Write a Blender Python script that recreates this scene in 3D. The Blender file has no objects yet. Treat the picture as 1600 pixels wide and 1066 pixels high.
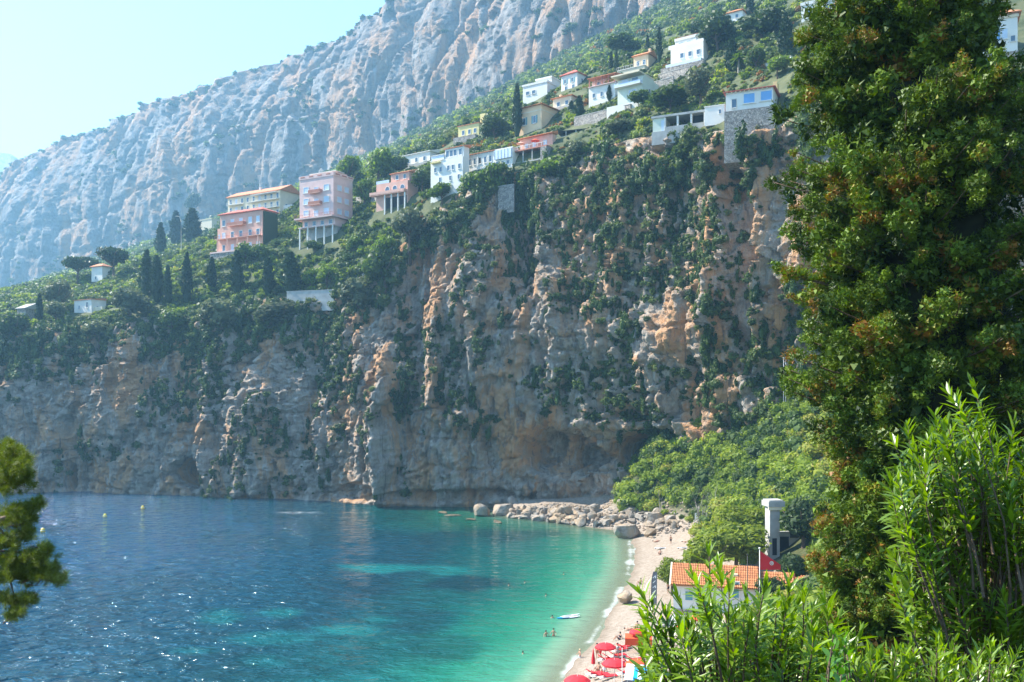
import bpy, bmesh, math, random
import numpy as np
from mathutils import Vector, Matrix, Euler

random.seed(7)
RNG = np.random.default_rng(11)
SC = bpy.context.scene
COL = SC.collection
PI = math.pi
R = math.radians

# ------------------------------------------------------------------ camera
F = 1400.0            # focal length in pixels of the 1600 px wide photograph
HC = 31.0             # eye height above the sea
HZ = 608.0            # horizon row
cam = bpy.data.cameras.new('camera')
cam.sensor_width = 36.0
cam.lens = 36.0 * F / 1600.0
cam.shift_y = (HZ - 533.0) / 1600.0
cam.clip_start = 0.1
cam.clip_end = 30000
camo = bpy.data.objects.new('camera', cam)
camo.location = (0, 0, HC)
camo.rotation_euler = (PI / 2, 0, 0)
COL.objects.link(camo)
SC.camera = camo

# ------------------------------------------------------------------ sky, sun, exposure
SUN_AZ = -70.0        # degrees from +Y, negative = left
SUN_EL = 45.0
w = bpy.data.worlds.new('World')
SC.world = w
w.use_nodes = True
nt = w.node_tree
sky = nt.nodes.new('ShaderNodeTexSky')
sky.sky_type = 'NISHITA'
sky.sun_disc = False
sky.sun_elevation = R(SUN_EL)
sky.sun_rotation = R(SUN_AZ)
sky.air_density = 1.15
sky.dust_density = 0.0
sky.ozone_density = 5.0
bg = nt.nodes['Background']
bg.inputs[1].default_value = 0.13
nt.links.new(sky.outputs[0], bg.inputs[0])
sl = bpy.data.lights.new('sun', 'SUN')
sl.energy = 5.0
sl.angle = R(0.5)
sl.color = (1.0, 0.95, 0.86)
so = bpy.data.objects.new('sun', sl)
sd = Vector((math.sin(R(SUN_AZ)) * math.cos(R(SUN_EL)), math.cos(R(SUN_AZ)) * math.cos(R(SUN_EL)), math.sin(R(SUN_EL))))
so.rotation_euler = sd.to_track_quat('Z', 'Y').to_euler()
so.location = (-60, 40, 120)
COL.objects.link(so)
SC.view_settings.view_transform = 'Standard'
SC.view_settings.look = 'None'
SC.view_settings.gamma = 1.0
SC.view_settings.exposure = 1.6
SC.view_settings.use_curve_mapping = False
SC.cycles.use_denoising = True
SC.cycles.max_bounces = 6
SC.cycles.diffuse_bounces = 3
SC.cycles.transparent_max_bounces = 12
SC.cycles.volume_bounces = 0
SC.cycles.caustics_reflective = False
SC.cycles.caustics_refractive = False

# ------------------------------------------------------------------ helpers
def P(x, y, Y):
    """world point seen at photo pixel (x, y) at distance Y"""
    return Vector(((x - 800.0) / F * Y, Y, HC + (HZ - y) / F * Y))

def pix(X, Y, Z):
    return 800.0 + F * X / Y, HZ - F * (Z - HC) / Y

PERM = np.random.default_rng(3).permutation(256)
PERM = np.concatenate([PERM, PERM, PERM])
RV = np.random.default_rng(4).uniform(-1, 1, 256)
def vnoise(p):
    p = np.asarray(p, float)
    i = np.floor(p).astype(np.int64)
    f = p - i
    f = f * f * f * (f * (f * 6 - 15) + 10)
    i &= 255
    def h(a, b, c):
        return RV[PERM[(PERM[(PERM[(i[:, 0] + a) & 255] + i[:, 1] + b) & 255] + i[:, 2] + c) & 255]]
    x, y, z = f[:, 0], f[:, 1], f[:, 2]
    c00 = h(0,0,0) * (1-x) + h(1,0,0) * x
    c10 = h(0,1,0) * (1-x) + h(1,1,0) * x
    c01 = h(0,0,1) * (1-x) + h(1,0,1) * x
    c11 = h(0,1,1) * (1-x) + h(1,1,1) * x
    return (c00 * (1-y) + c10 * y) * (1-z) + (c01 * (1-y) + c11 * y) * z
def fbm(p, o=4, g=0.5, l=2.03):
    p = np.asarray(p, float); a = 1.0; s = 0.0; t = 0.0
    for k in range(o):
        s = s + a * vnoise(p + 17.3 * k); t += a; a *= g; p = p * l
    return s / t
def ridge(p, o=4, g=0.5):
    p = np.asarray(p, float); a = 1.0; s = 0.0; t = 0.0
    for k in range(o):
        s = s + a * (1 - 2 * np.abs(vnoise(p + 9.1 * k))); t += a; a *= g; p = p * 2.1
    return s / t
def facets(p, seed=0, tilt=1.0):
    """broken-rock relief: every cell of a cellular pattern is its own tilted plane"""
    p = np.asarray(p, float); i = np.floor(p).astype(np.int64); best = np.full(len(p), 1e9); out = np.zeros(len(p))
    RT = np.random.default_rng(100 + seed).uniform(0, 1, (256, 7))
    for a in (-1, 0, 1):
        for b in (-1, 0, 1):
            for c in (-1, 0, 1):
                h = PERM[(PERM[(PERM[(i[:, 0] + a) & 255] + i[:, 1] + b) & 255] + i[:, 2] + c) & 255]
                q = RT[h]; df = p - (i + np.array([a, b, c]) + q[:, :3]); dd = (df * df).sum(1)
                k = dd < best; best[k] = dd[k]
                out[k] = (q[k, 6] - .5) + tilt * ((q[k, 3:6] - .5) * df[k]).sum(1) * 2
    return out
def sstep(a, b, x):
    t = np.clip((x - a) / (b - a), 0, 1); return t * t * (3 - 2 * t)

def npmesh(name, V, Fc, smooth=False, mats=(), fm=None):
    """V (n,3), Fc list or (m,k) array of faces"""
    me = bpy.data.meshes.new(name)
    V = np.asarray(V, np.float32)
    if isinstance(Fc, np.ndarray):
        m, k = Fc.shape
        me.vertices.add(len(V)); me.vertices.foreach_set('co', V.ravel())
        me.loops.add(m * k); me.loops.foreach_set('vertex_index', Fc.astype(np.int32).ravel())
        me.polygons.add(m); me.polygons.foreach_set('loop_start', np.arange(0, m * k, k, dtype=np.int32))
        if fm is not None: me.polygons.foreach_set('material_index', np.asarray(fm, np.int32))
        me.update(calc_edges=True); me.validate()
    else:
        me.from_pydata([tuple(v) for v in V], [], Fc)
        if fm is not None: me.polygons.foreach_set('material_index', np.asarray(fm, np.int32))
    if smooth: me.polygons.foreach_set('use_smooth', np.ones(len(me.polygons), bool))
    for m_ in mats: me.materials.append(m_)
    me.update()
    return me

def link(name, me, parent=None, loc=None, rot=None, scale=None):
    o = bpy.data.objects.new(name, me)
    COL.objects.link(o)
    if parent: o.parent = parent
    if loc is not None: o.location = loc
    if rot is not None: o.rotation_euler = rot
    if scale is not None: o.scale = scale
    return o
def tag(o, label, cat, group=None):
    o['label'] = label; o['category'] = cat
    if group: o['group'] = group
    return o
def thing(name, label, cat, loc=(0,0,0), rz=0.0, group=None):
    o = link(name, None, None, loc, (0, 0, rz)); o.empty_display_size = 0.2
    return tag(o, label, cat, group)
def struct(o): o['kind'] = 'structure'; return o

# ------------------------------------------------------------------ materials
def newmat(name):
    m = bpy.data.materials.new(name); m.use_nodes = True
    n = m.node_tree.nodes; return m, n, m.node_tree.links, n['Principled BSDF'], n['Material Output']
def rgb(c): return (c[0], c[1], c[2], 1)
def ramp(n, stops, interp='LINEAR'):
    r = n.new('ShaderNodeValToRGB'); r.color_ramp.interpolation = interp
    e = r.color_ramp.elements
    while len(e) < len(stops): e.new(0.5)
    for k, (p, c) in enumerate(stops):
        e[k].position = p; e[k].color = rgb(c) if not isinstance(c, (int, float)) else (c, c, c, 1)
    return r
def plain(name, c, rough=0.8, var=0.18, scale=0.6, bump=0.0, bscale=8.0, c2=None, spec=0.3):
    m, n, l, b, o = newmat(name)
    tc = n.new('ShaderNodeNewGeometry')
    t = n.new('ShaderNodeTexNoise'); t.inputs['Scale'].default_value = scale; t.inputs['Detail'].default_value = 6
    l.new(tc.outputs['Position'], t.inputs['Vector'])
    c2 = c2 or tuple(x * (1 - var * 2) for x in c)
    r = ramp(n, [(0.3, c2), (0.62, c)])
    l.new(t.outputs['Fac'], r.inputs[0]); l.new(r.outputs[0], b.inputs['Base Color'])
    b.inputs['Roughness'].default_value = rough
    b.inputs['Specular IOR Level'].default_value = spec
    if bump:
        t2 = n.new('ShaderNodeTexNoise'); t2.inputs['Scale'].default_value = bscale; t2.inputs['Detail'].default_value = 5
        l.new(tc.outputs['Position'], t2.inputs['Vector'])
        bp = n.new('ShaderNodeBump'); bp.inputs['Strength'].default_value = bump; bp.inputs['Distance'].default_value = 0.1
        l.new(t2.outputs['Fac'], bp.inputs['Height']); l.new(bp.outputs[0], b.inputs['Normal'])
    return m
def leafmat(name, c1, c2, transl=0.35, rough=0.55, c3=None, spec=0.3, inst=False):
    m, n, l, b, o = newmat(name)
    g = n.new('ShaderNodeNewGeometry')
    oi = n.new('ShaderNodeObjectInfo')
    mix = n.new('ShaderNodeMath'); mix.operation = 'MULTIPLY_ADD'
    mix.inputs[1].default_value = 0.5
    h = n.new('ShaderNodeMath'); h.operation = 'MULTIPLY'; h.inputs[1].default_value = 0.5
    l.new(oi.outputs['Random'], h.inputs[0])
    l.new(g.outputs['Random Per Island'], mix.inputs[0]); l.new(h.outputs[0], mix.inputs[2])
    st = [(0.15, c1), (0.8, c2)]
    if c3: st = [(0.1, c1), (0.68, c2), (0.93, c3)]
    r = ramp(n, st)
    if inst:
        at = n.new('ShaderNodeAttribute'); at.attribute_type = 'INSTANCER'; at.attribute_name = 'tint'
        mm = n.new('ShaderNodeMath'); mm.operation = 'MULTIPLY_ADD'; mm.inputs[1].default_value = 0.35
        k2 = n.new('ShaderNodeMath'); k2.operation = 'MULTIPLY'; k2.inputs[1].default_value = 0.65
        l.new(at.outputs['Fac'], k2.inputs[0])
        l.new(g.outputs['Random Per Island'], mm.inputs[0]); l.new(k2.outputs[0], mm.inputs[2])
        l.new(mm.outputs[0], r.inputs[0])
    else:
        l.new(mix.outputs[0], r.inputs[0])
    l.new(r.outputs[0], b.inputs['Base Color'])
    b.inputs['Roughness'].default_value = rough
    b.inputs['Specular IOR Level'].default_value = spec
    tr = n.new('ShaderNodeBsdfTranslucent')
    hs = n.new('ShaderNodeHueSaturation'); hs.inputs['Saturation'].default_value = 1.15; hs.inputs['Value'].default_value = 1.5
    l.new(r.outputs[0], hs.inputs['Color']); l.new(hs.outputs[0], tr.inputs['Color'])
    ms = n.new('ShaderNodeMixShader'); ms.inputs[0].default_value = transl
    l.new(b.outputs[0], ms.inputs[1]); l.new(tr.outputs[0], ms.inputs[2]); l.new(ms.outputs[0], o.inputs['Surface'])
    return m

def rockmat(name, cols, sc=1.0, bump=1.0, streak=True, green=0.0, tide=False):
    """limestone: grey body, ochre patches, dark and pale vertical streaks, cracks"""
    m, n, l, b, o = newmat(name)
    g = n.new('ShaderNodeNewGeometry')
    mp = n.new('ShaderNodeMapping'); mp.inputs['Scale'].default_value = (sc, sc, sc)
    l.new(g.outputs['Position'], mp.inputs['Vector'])
    mv = n.new('ShaderNodeMapping'); mv.inputs['Scale'].default_value = (sc, sc, sc * 0.16)
    l.new(g.outputs['Position'], mv.inputs['Vector'])
    mo = n.new('ShaderNodeMapping'); mo.inputs['Scale'].default_value = (sc, sc, sc * 0.45)
    l.new(g.outputs['Position'], mo.inputs['Vector'])
    def noise(vec, s, d=6, dist=0.0, ro=0.55):
        t = n.new('ShaderNodeTexNoise'); t.inputs['Scale'].default_value = s; t.inputs['Detail'].default_value = d
        t.inputs['Distortion'].default_value = dist; t.inputs['Roughness'].default_value = ro
        l.new(vec.outputs[0], t.inputs['Vector']); return t
    def mixc(fac, a, bcol, mode='MIX'):
        x = n.new('ShaderNodeMix'); x.data_type = 'RGBA'; x.blend_type = mode
        l.new(fac, x.inputs[0])
        for s, v in ((6, a), (7, bcol)):
            if isinstance(v, tuple): x.inputs[s].default_value = rgb(v)
            else: l.new(v, x.inputs[s])
        return x.outputs[2]
    body = ramp(n, [(0.32, cols[0]), (0.5, cols[1]), (0.68, cols[2])])
    l.new(noise(mp, 0.35, 9, 0.6, 0.65).outputs['Fac'], body.inputs[0])
    r1 = ramp(n, [(0.46, 0.0), (0.58, 0.92)]); l.new(noise(mo, 0.10, 8, 0.8, 0.65).outputs['Fac'], r1.inputs[0])
    c = mixc(r1.outputs[0], body.outputs[0], cols[3])
    if streak:
        r2 = ramp(n, [(0.55, 0.0), (0.68, 0.75)]); l.new(noise(mv, 0.8, 7, 0.3).outputs['Fac'], r2.inputs[0])
        c = mixc(r2.outputs[0], c, cols[4])
        r3 = ramp(n, [(0.60, 0.0), (0.72, 0.8)]); l.new(noise(mv, 0.45, 8, 0.5).outputs['Fac'], r3.inputs[0])
        c = mixc(r3.outputs[0], c, cols[5])
    if green:
        r4 = ramp(n, [(0.55, 0.0), (0.62, green)]); l.new(noise(mp, 0.22, 8, 0.3, 0.7).outputs['Fac'], r4.inputs[0])
        c = mixc(r4.outputs[0], c, (0.075, 0.09, 0.04))
    l.new(c, b.inputs['Base Color'])
    b.inputs['Roughness'].default_value = 0.9; b.inputs['Specular IOR Level'].default_value = 0.13
    h1 = noise(mp, 1.6, 10, 0.4, 0.7); h2 = noise(mv, 1.1, 8, 0.6, 0.6)
    ad = n.new('ShaderNodeMath'); ad.operation = 'ADD'
    l.new(h1.outputs['Fac'], ad.inputs[0]); l.new(h2.outputs['Fac'], ad.inputs[1])
    bp = n.new('ShaderNodeBump'); bp.inputs['Strength'].default_value = 0.85; bp.inputs['Distance'].default_value = bump
    l.new(ad.outputs[0], bp.inputs['Height']); l.new(bp.outputs[0], b.inputs['Normal'])
    return m

M = {}
M['cliff'] = rockmat('cliff_limestone', [(0.23,0.18,0.14), (0.39,0.32,0.25), (0.52,0.45,0.365), (0.57,0.31,0.15), (0.14,0.125,0.115), (0.56,0.52,0.46)], 1.0, 1.0, True, 0.0, True)
M['massif'] = rockmat('mountain_limestone', [(0.14,0.13,0.12), (0.25,0.23,0.21), (0.38,0.35,0.315), (0.44,0.27,0.16), (0.13,0.125,0.12), (0.46,0.43,0.39)], 0.25, 4.0, True, 0.0)
M['boulder'] = rockmat('boulder_limestone', [(0.17,0.14,0.11), (0.30,0.255,0.205), (0.43,0.38,0.32), (0.42,0.30,0.19), (0.2,0.18,0.15), (0.55,0.52,0.47)], 2.2, 0.25, False)
M['wetrock'] = plain('wet_reef_rock', (0.15,0.115,0.065), 0.7, c2=(0.05,0.042,0.03), scale=1.5, bump=.5, bscale=3)
M['soil'] = plain('hillside_soil', (0.11,0.115,0.05), 0.95, c2=(0.035,0.055,0.018), scale=0.25, bump=0.5, bscale=1.5)
M['pink'] = plain('pink_plaster', (0.78,0.53,0.46), 0.85, 0.05)
M['coral'] = plain('coral_plaster', (0.75,0.43,0.32), 0.85, 0.06)
M['cream'] = plain('cream_plaster', (0.77,0.65,0.46), 0.85, 0.05)
M['tan'] = plain('tan_plaster', (0.80,0.57,0.34), 0.85, 0.05)
M['white'] = plain('white_plaster', (0.78,0.74,0.66), 0.8, 0.04)
M['yellow'] = plain('yellow_plaster', (0.76,0.63,0.27), 0.85, 0.05)
M['palegreen'] = plain('pale_green_plaster', (0.66,0.69,0.56), 0.85, 0.05)
M['concrete'] = plain('concrete', (0.46,0.44,0.40), 0.9, 0.12, 0.8)
M['stone'] = None
M['glass'] = plain('window_glass', (0.10,0.16,0.22), 0.12, 0.1, 0.4, spec=0.8)
M['paleglass'] = plain('pale_blind', (0.62,0.70,0.80), 0.35, 0.06, 0.6)
M['blue'] = plain('blue_shutter', (0.20,0.42,0.72), 0.6, 0.06)
M['teal'] = plain('teal_shutter', (0.16,0.33,0.36), 0.6, 0.06)
M['darkopen'] = plain('opening_shade', (0.035,0.035,0.04), 0.9, 0.2)  # near-black colour standing in for the shade inside openings
M['redbrick'] = plain('terracotta_trim', (0.50,0.20,0.13), 0.85, 0.1)
M['metal'] = plain('grey_metal', (0.45,0.46,0.47), 0.4, 0.05, spec=0.6)
M['black'] = plain('black_metal', (0.03,0.03,0.03), 0.5, 0.1)
M['wood'] = plain('wood', (0.25,0.15,0.08), 0.8, 0.2)
M['red'] = plain('red_cloth', (0.74,0.03,0.04), 0.8, 0.05)
M['orangecloth'] = plain('orange_red_cloth', (0.75,0.10,0.03), 0.8, 0.05)
M['whitecloth'] = plain('white_cloth', (0.82,0.82,0.80), 0.8, 0.03)
M['skin'] = plain('skin', (0.50,0.27,0.17), 0.6, 0.08, 6)
M['hair'] = plain('hair', (0.035,0.022,0.015), 0.6, 0.2, 20)
M['navy'] = plain('dark_swimwear', (0.03,0.03,0.05), 0.8, 0.2)
M['bark'] = plain('bark', (0.16,0.11,0.075), 0.95, 0.3, 4, bump=0.6, bscale=14)
M['palebark'] = plain('pale_bark', (0.38,0.33,0.27), 0.95, 0.2, 4)
M['buoy'] = plain('yellow_buoy', (0.85,0.55,0.05), 0.4, 0.05)
M['boardblue'] = plain('blue_board', (0.02,0.36,0.72), 0.3, 0.03)

def stonemat():
    m, n, l, b, o = newmat('rubble_stone')
    g = n.new('ShaderNodeNewGeometry')
    v = n.new('ShaderNodeTexVoronoi'); v.inputs['Scale'].default_value = 2.2
    l.new(g.outputs['Position'], v.inputs['Vector'])
    v2 = n.new('ShaderNodeTexVoronoi'); v2.inputs['Scale'].default_value = 2.2; v2.feature = 'DISTANCE_TO_EDGE'
    l.new(g.outputs['Position'], v2.inputs['Vector'])
    s = n.new('ShaderNodeSeparateColor'); l.new(v.outputs['Color'], s.inputs[0])
    r = ramp(n, [(0.0, (0.24,0.21,0.18)), (0.5, (0.36,0.33,0.29)), (1.0, (0.48,0.42,0.35))]); l.new(s.outputs[0], r.inputs[0])
    r2 = ramp(n, [(0.0, (0.35,0.35,0.35)), (0.1, (1,1,1))]); l.new(v2.outputs['Distance'], r2.inputs[0])
    x = n.new('ShaderNodeMix'); x.data_type = 'RGBA'; x.blend_type = 'MULTIPLY'; x.inputs[0].default_value = 1
    l.new(r.outputs[0], x.inputs[6]); l.new(r2.outputs[0], x.inputs[7]); l.new(x.outputs[2], b.inputs['Base Color'])
    b.inputs['Roughness'].default_value = 0.95
    bp = n.new('ShaderNodeBump'); bp.inputs['Distance'].default_value = 0.1; l.new(r2.outputs[0], bp.inputs['Height']); l.new(bp.outputs[0], b.inputs['Normal'])
    return m
M['stone'] = stonemat()
def tilemat(name, c1, c2):
    m, n, l, b, o = newmat(name)
    tc = n.new('ShaderNodeNewGeometry')
    t = n.new('ShaderNodeTexNoise'); t.inputs['Scale'].default_value = 2.5; t.inputs['Detail'].default_value = 8
    l.new(tc.outputs['Position'], t.inputs['Vector'])
    r = ramp(n, [(0.35, c2), (0.6, c1)]); l.new(t.outputs['Fac'], r.inputs[0]); l.new(r.outputs[0], b.inputs['Base Color'])
    b.inputs['Roughness'].default_value = 0.9
    t2 = n.new('ShaderNodeTexNoise'); t2.inputs['Scale'].default_value = 5.0
    l.new(tc.outputs['Position'], t2.inputs['Vector'])
    bp = n.new('ShaderNodeBump'); bp.inputs['Distance'].default_value = 0.08; l.new(t2.outputs['Fac'], bp.inputs['Height']); l.new(bp.outputs[0], b.inputs['Normal'])
    return m
M['tile'] = tilemat('terracotta_tile', (0.62,0.24,0.11), (0.45,0.17,0.08))
M['tileorange'] = tilemat('orange_tile', (0.60,0.24,0.09), (0.40,0.15,0.06))
M['tilered'] = tilemat('red_tile', (0.55,0.13,0.08), (0.40,0.10,0.07))

# leaves
M['scrub'] = leafmat('scrub_leaf', (0.035,0.062,0.018), (0.105,0.150,0.038), 0.3, c3=(0.20,0.20,0.06), inst=True)
M['scrubdark'] = leafmat('ivy_leaf', (0.028,0.055,0.013), (0.085,0.135,0.028), 0.3, inst=True)
M['scrubbright'] = leafmat('bright_scrub_leaf', (0.085,0.135,0.014), (0.235,0.305,0.030), 0.38, c3=(0.33,0.30,0.06), inst=True)
M['scrubdry'] = leafmat('autumn_scrub_leaf', (0.16,0.11,0.03), (0.34,0.16,0.04), 0.3, inst=True)
M['cypress'] = leafmat('cypress_leaf', (0.014,0.032,0.014), (0.035,0.065,0.022), 0.15)
M['tree'] = leafmat('tree_leaf', (0.045,0.075,0.018), (0.105,0.155,0.030), 0.35)
M['brighttree'] = leafmat('bright_tree_leaf', (0.075,0.125,0.018), (0.165,0.240,0.030), 0.4)
M['olive'] = leafmat('olive_leaf', (0.065,0.080,0.040), (0.150,0.170,0.075), 0.3)
M['pine'] = leafmat('pine_needle', (0.020,0.042,0.012), (0.060,0.095,0.022), 0.25)
M['brightpine'] = leafmat('aleppo_needle', (0.110,0.150,0.014), (0.250,0.300,0.028), 0.38)
M['yellowtree'] = leafmat('yellow_leaf', (0.42,0.36,0.03), (0.62,0.52,0.05), 0.4)
M['bigcyp'] = leafmat('conifer_spray', (0.028,0.070,0.006), (0.100,0.170,0.012), 0.2, c3=(0.24,0.11,0.025))
def conifermat():
    m = leafmat('conifer_spray', (0.026,0.062,0.006), (0.105,0.170,0.012), 0.16)
    n = m.node_tree.nodes; l = m.node_tree.links
    rp = [x for x in n if x.type == 'VALTORGB'][0]
    e = rp.color_ramp.elements; e.new(.86); e[2].position = .80; e[1].position = .0; e[0].position = .0
    for k_, (ps, c_) in enumerate(((.05, (0.012,0.030,0.004)), (.72, (0.150,0.230,0.013)), (.93, (0.26,0.115,0.022)))): e[k_].position = ps; e[k_].color = rgb(c_)
    at = n.new('ShaderNodeAttribute'); at.attribute_name = 'tint'
    g = [x for x in n if x.type == 'NEW_GEOMETRY'][0]
    mm = n.new('ShaderNodeMath'); mm.operation = 'MULTIPLY_ADD'; mm.inputs[1].default_value = .3
    l.new(g.outputs['Random Per Island'], mm.inputs[0]); l.new(at.outputs['Fac'], mm.inputs[2]); l.new(mm.outputs[0], rp.inputs[0])
    return m
M['bigcyp'] = conifermat()
M['leftpine'] = leafmat('left_pine_needle', (0.040,0.065,0.010), (0.150,0.185,0.020), 0.3)
M['oleander'] = leafmat('oleander_leaf', (0.095,0.165,0.014), (0.245,0.365,0.030), 0.42, rough=0.33, spec=0.55)
M['broadleaf'] = leafmat('broad_leaf', (0.06,0.16,0.02), (0.12,0.27,0.03), 0.35, rough=0.3, spec=0.5)

# ------------------------------------------------------------------ cliff and hillside sheet
CX = [-420, 0, 150, 300, 400, 500, 600, 700, 800, 900, 1000, 1100, 1200, 1300, 1450, 1650, 2000]
#      foot Y, (mid y,Y), (rim y,Y), (terrace y,Y), (slope y,Y), (top y,Y)
CP = [
 (276, 640,280, 535,290, 492,325, 470,420, 478,947),
 (270, 640,275, 528,286, 486,318, 462,400, 470,947),
 (267, 640,271, 508,283, 468,302, 432,380, 408,947),
 (261, 640,266, 498,278, 440,297, 395,345, 358,947),
 (256, 640,259, 478,272, 390,300, 335,350, 318,918),
 (246, 640,251, 474,263, 378,286, 302,340, 280,888),
 (239, 600,246, 425,257, 318,276, 262,330, 236,858),
 (237, 560,240, 312,256, 287,263, 215,330, 186,814),
 (236, 520,234, 272,249, 243,254, 165,320, 132,770),
 (233, 520,224, 247,239, 215,246, 130,300, 76,725),
 (224, 520,209, 217,221, 192,227, 90,290, 24,681),
 (211, 520,195, 206,201, 187,206, 60,270, -30,651),
 (195, 480,180, 215,184, 165,190, 30,250, -90,622),
 (180, 450,168, 152,172, 112,182, -10,240, -150,592),
 (167, 450,157, 132,160, 92,170, -50,230, -230,562),
 (157, 450,150, 122,151, 82,160, -80,220, -300,533),
 (150, 450,146, 110,147, 70,155, -100,215, -340,518),
]
NXC = 880
XS = np.linspace(-300, 1900, NXC)
def smooth1(a, k):
    ker = np.hanning(k + 2)[1:-1]; ker /= ker.sum()
    return np.convolve(np.pad(a, (k // 2, k // 2), mode='edge'), ker, mode='valid')[:len(a)]
arr = np.array(CP, float)
ctl = [smooth1(np.interp(XS, CX, arr[:, j]), 41) for j in range(arr.shape[1])]
footY = ctl[0]
fy = HZ + (HC + 3.0) * F / footY          # photo row of a point 3 m under the sea
yc = np.stack([fy, ctl[1], ctl[3], ctl[5], ctl[7], ctl[9]])
Yc = np.stack([footY, ctl[2], ctl[4], ctl[6], ctl[8], ctl[10]])
ROWS = np.concatenate([np.linspace(0, 1, 120, False), np.linspace(1, 2, 150, False), np.linspace(2, 3, 46, False), np.linspace(3, 4, 50, False), np.linspace(4, 5, 40)])
i0 = np.clip(np.floor(ROWS).astype(int), 0, 4); fr = (ROWS - i0)[:, None]
SY = yc[i0] * (1 - fr) + yc[i0 + 1] * fr      # rows x cols
SD = Yc[i0] * (1 - fr) + Yc[i0 + 1] * fr
# soften the break at the rim
def Yof(x, y):
    """distance of the hillside or cliff surface seen at photo pixel (x, y)"""
    c = int(np.clip(round((x - XS[0]) / (XS[1] - XS[0])), 0, NXC - 1))
    return float(np.interp(-y, -SY[:, c], SD[:, c]))
def on(x, y): return P(x, y, Yof(x, y))

GX = np.broadcast_to(XS, SY.shape)
AX = (GX - 800) / F * SD; AY = SD.copy(); AZ = HC + (HZ - SY) / F * SD
# horizontal outward normal of every column
tx = np.gradient(smooth1(AX[150], 61)); ty = np.gradient(smooth1(AY[150], 61))
nl = np.hypot(tx, ty); NXh = ty / nl; NYh = -tx / nl      # towards the sea
sgn = np.sign(-NYh); NXh *= sgn; NYh *= sgn
t = np.broadcast_to(ROWS[:, None], SY.shape)
wc = sstep(0.0, 0.15, t) * (1 - sstep(1.85, 2.2, t)) * 0.94 + 0.06
pts = np.stack([AX.ravel(), AY.ravel(), AZ.ravel()], 1)
S = np.array([1, 1, 0.22])
d = 3.6 * fbm(pts * S * 0.035, 3) + 1.3 * ridge(pts * S * 0.075 + 5, 3) + .6 * ridge(pts * np.array([1, 1, 0.2]) * 0.19 + 31, 3)
wp_ = pts + 1.2 * np.stack([fbm(pts * .25 + 1, 2), fbm(pts * .25 + 50, 2), fbm(pts * .25 + 90, 2)], 1)
d += 2.7 * facets(wp_ * np.array([1, 1, .3]) * 0.12, 1, 1.1) + 1.25 * facets(wp_ * np.array([1, 1, .42]) * 0.36, 2, 1.1) + .55 * facets(wp_ * np.array([1, 1, .7]) * .95, 3, 1.1)
d += .22 * fbm(pts * 1.6 + 77, 2)
crk = 1 - np.abs(fbm(pts * np.array([1, 1, .12]) * 0.16 + 55, 2)) * 6; d -= 2.2 * np.clip(crk, 0, 1) ** 2
crk = 1 - np.abs(fbm(pts * np.array([1, 1, .10]) * 0.36 + 255, 2)) * 7; d -= 1.0 * np.clip(crk, 0, 1) ** 2
crk = 1 - np.abs(fbm(pts * np.array([.35, .35, 1.0]) * 0.14 + 155, 2)) * 7; d -= 1.3 * np.clip(crk, 0, 1) ** 2
d = d.reshape(SY.shape)
gx = GX; gy = SY
for (x0, wd, am, ya, yb) in [(600,16,5.0,560,800), (615,30,2,450,800), (648,16,-4.5,330,700), (400,26,4,600,800), (480,14,-2.5,480,760),
                     (735,26,3.2,330,640), (812,24,-5.5,270,450), (868,30,2.0,270,520), (1128,9,3.5,230,520), (1160,20,-5,230,560), (1200,14,4.5,180,560),
                     (690,22,3.0,330,520), (1035,30,-2.5,300,500), (560,20,2.5,480,700), (200,30,2.5,520,780), (105,14,-2,560,780), (330,12,2.5,600,790), (940,26,2.2,380,560)]:
    d = d + am * np.exp(-((gx - x0 + 6 * np.sin(gy * 0.03)) / wd) ** 2) * sstep(ya - 40, ya + 20, gy) * (1 - sstep(yb - 20, yb + 40, gy))
cn = fbm(pts * 0.25 + 40, 3).reshape(SY.shape)
for (x0, y0, rx, ry, dep) in [(990,703,38,27,24), (885,705,70,42,9), (930,712,55,22,4), (296,742,30,24,11), (103,750,7,24,13), (1000,648,26,12,4), (845,700,20,45,4), (560,770,40,14,4), (730,655,50,16,-2.5), (960,665,90,10,-2.5), (700,775,110,12,3)]:
    q = ((gx - x0) / rx) ** 2 + ((gy - y0) / ry) ** 2
    d = d - dep * (1 - sstep(0.55, 1.15, np.sqrt(q) + 0.35 * cn))
d *= wc
hz_ = (1 - sstep(1.9, 2.3, t)) 
AX = AX + NXh * d; AY = AY + NYh * d
AZ = AZ + (1.4 * fbm(pts * 0.05 + 8, 4)).reshape(SY.shape) * sstep(2.0, 2.6, t) * 1.5 + 0.8 * fbm(pts * 0.3 + 21, 3).reshape(SY.shape) * wc
V = np.stack([AX.ravel(), AY.ravel(), AZ.ravel()], 1)
nr, nc = SY.shape
idx = np.arange(nr * nc).reshape(nr, nc)
quads = np.stack([idx[:-1, :-1], idx[:-1, 1:], idx[1:, 1:], idx[1:, :-1]], -1).reshape(-1, 4)
ft = (t[:-1, :-1]).reshape(-1)
fm = (ft > 2.12).astype(int)
struct(link('cliff', npmesh('cliff', V, quads, False, [M['cliff'], M['soil']], fm)))
CLV = V.reshape(nr, nc, 3)

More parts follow.
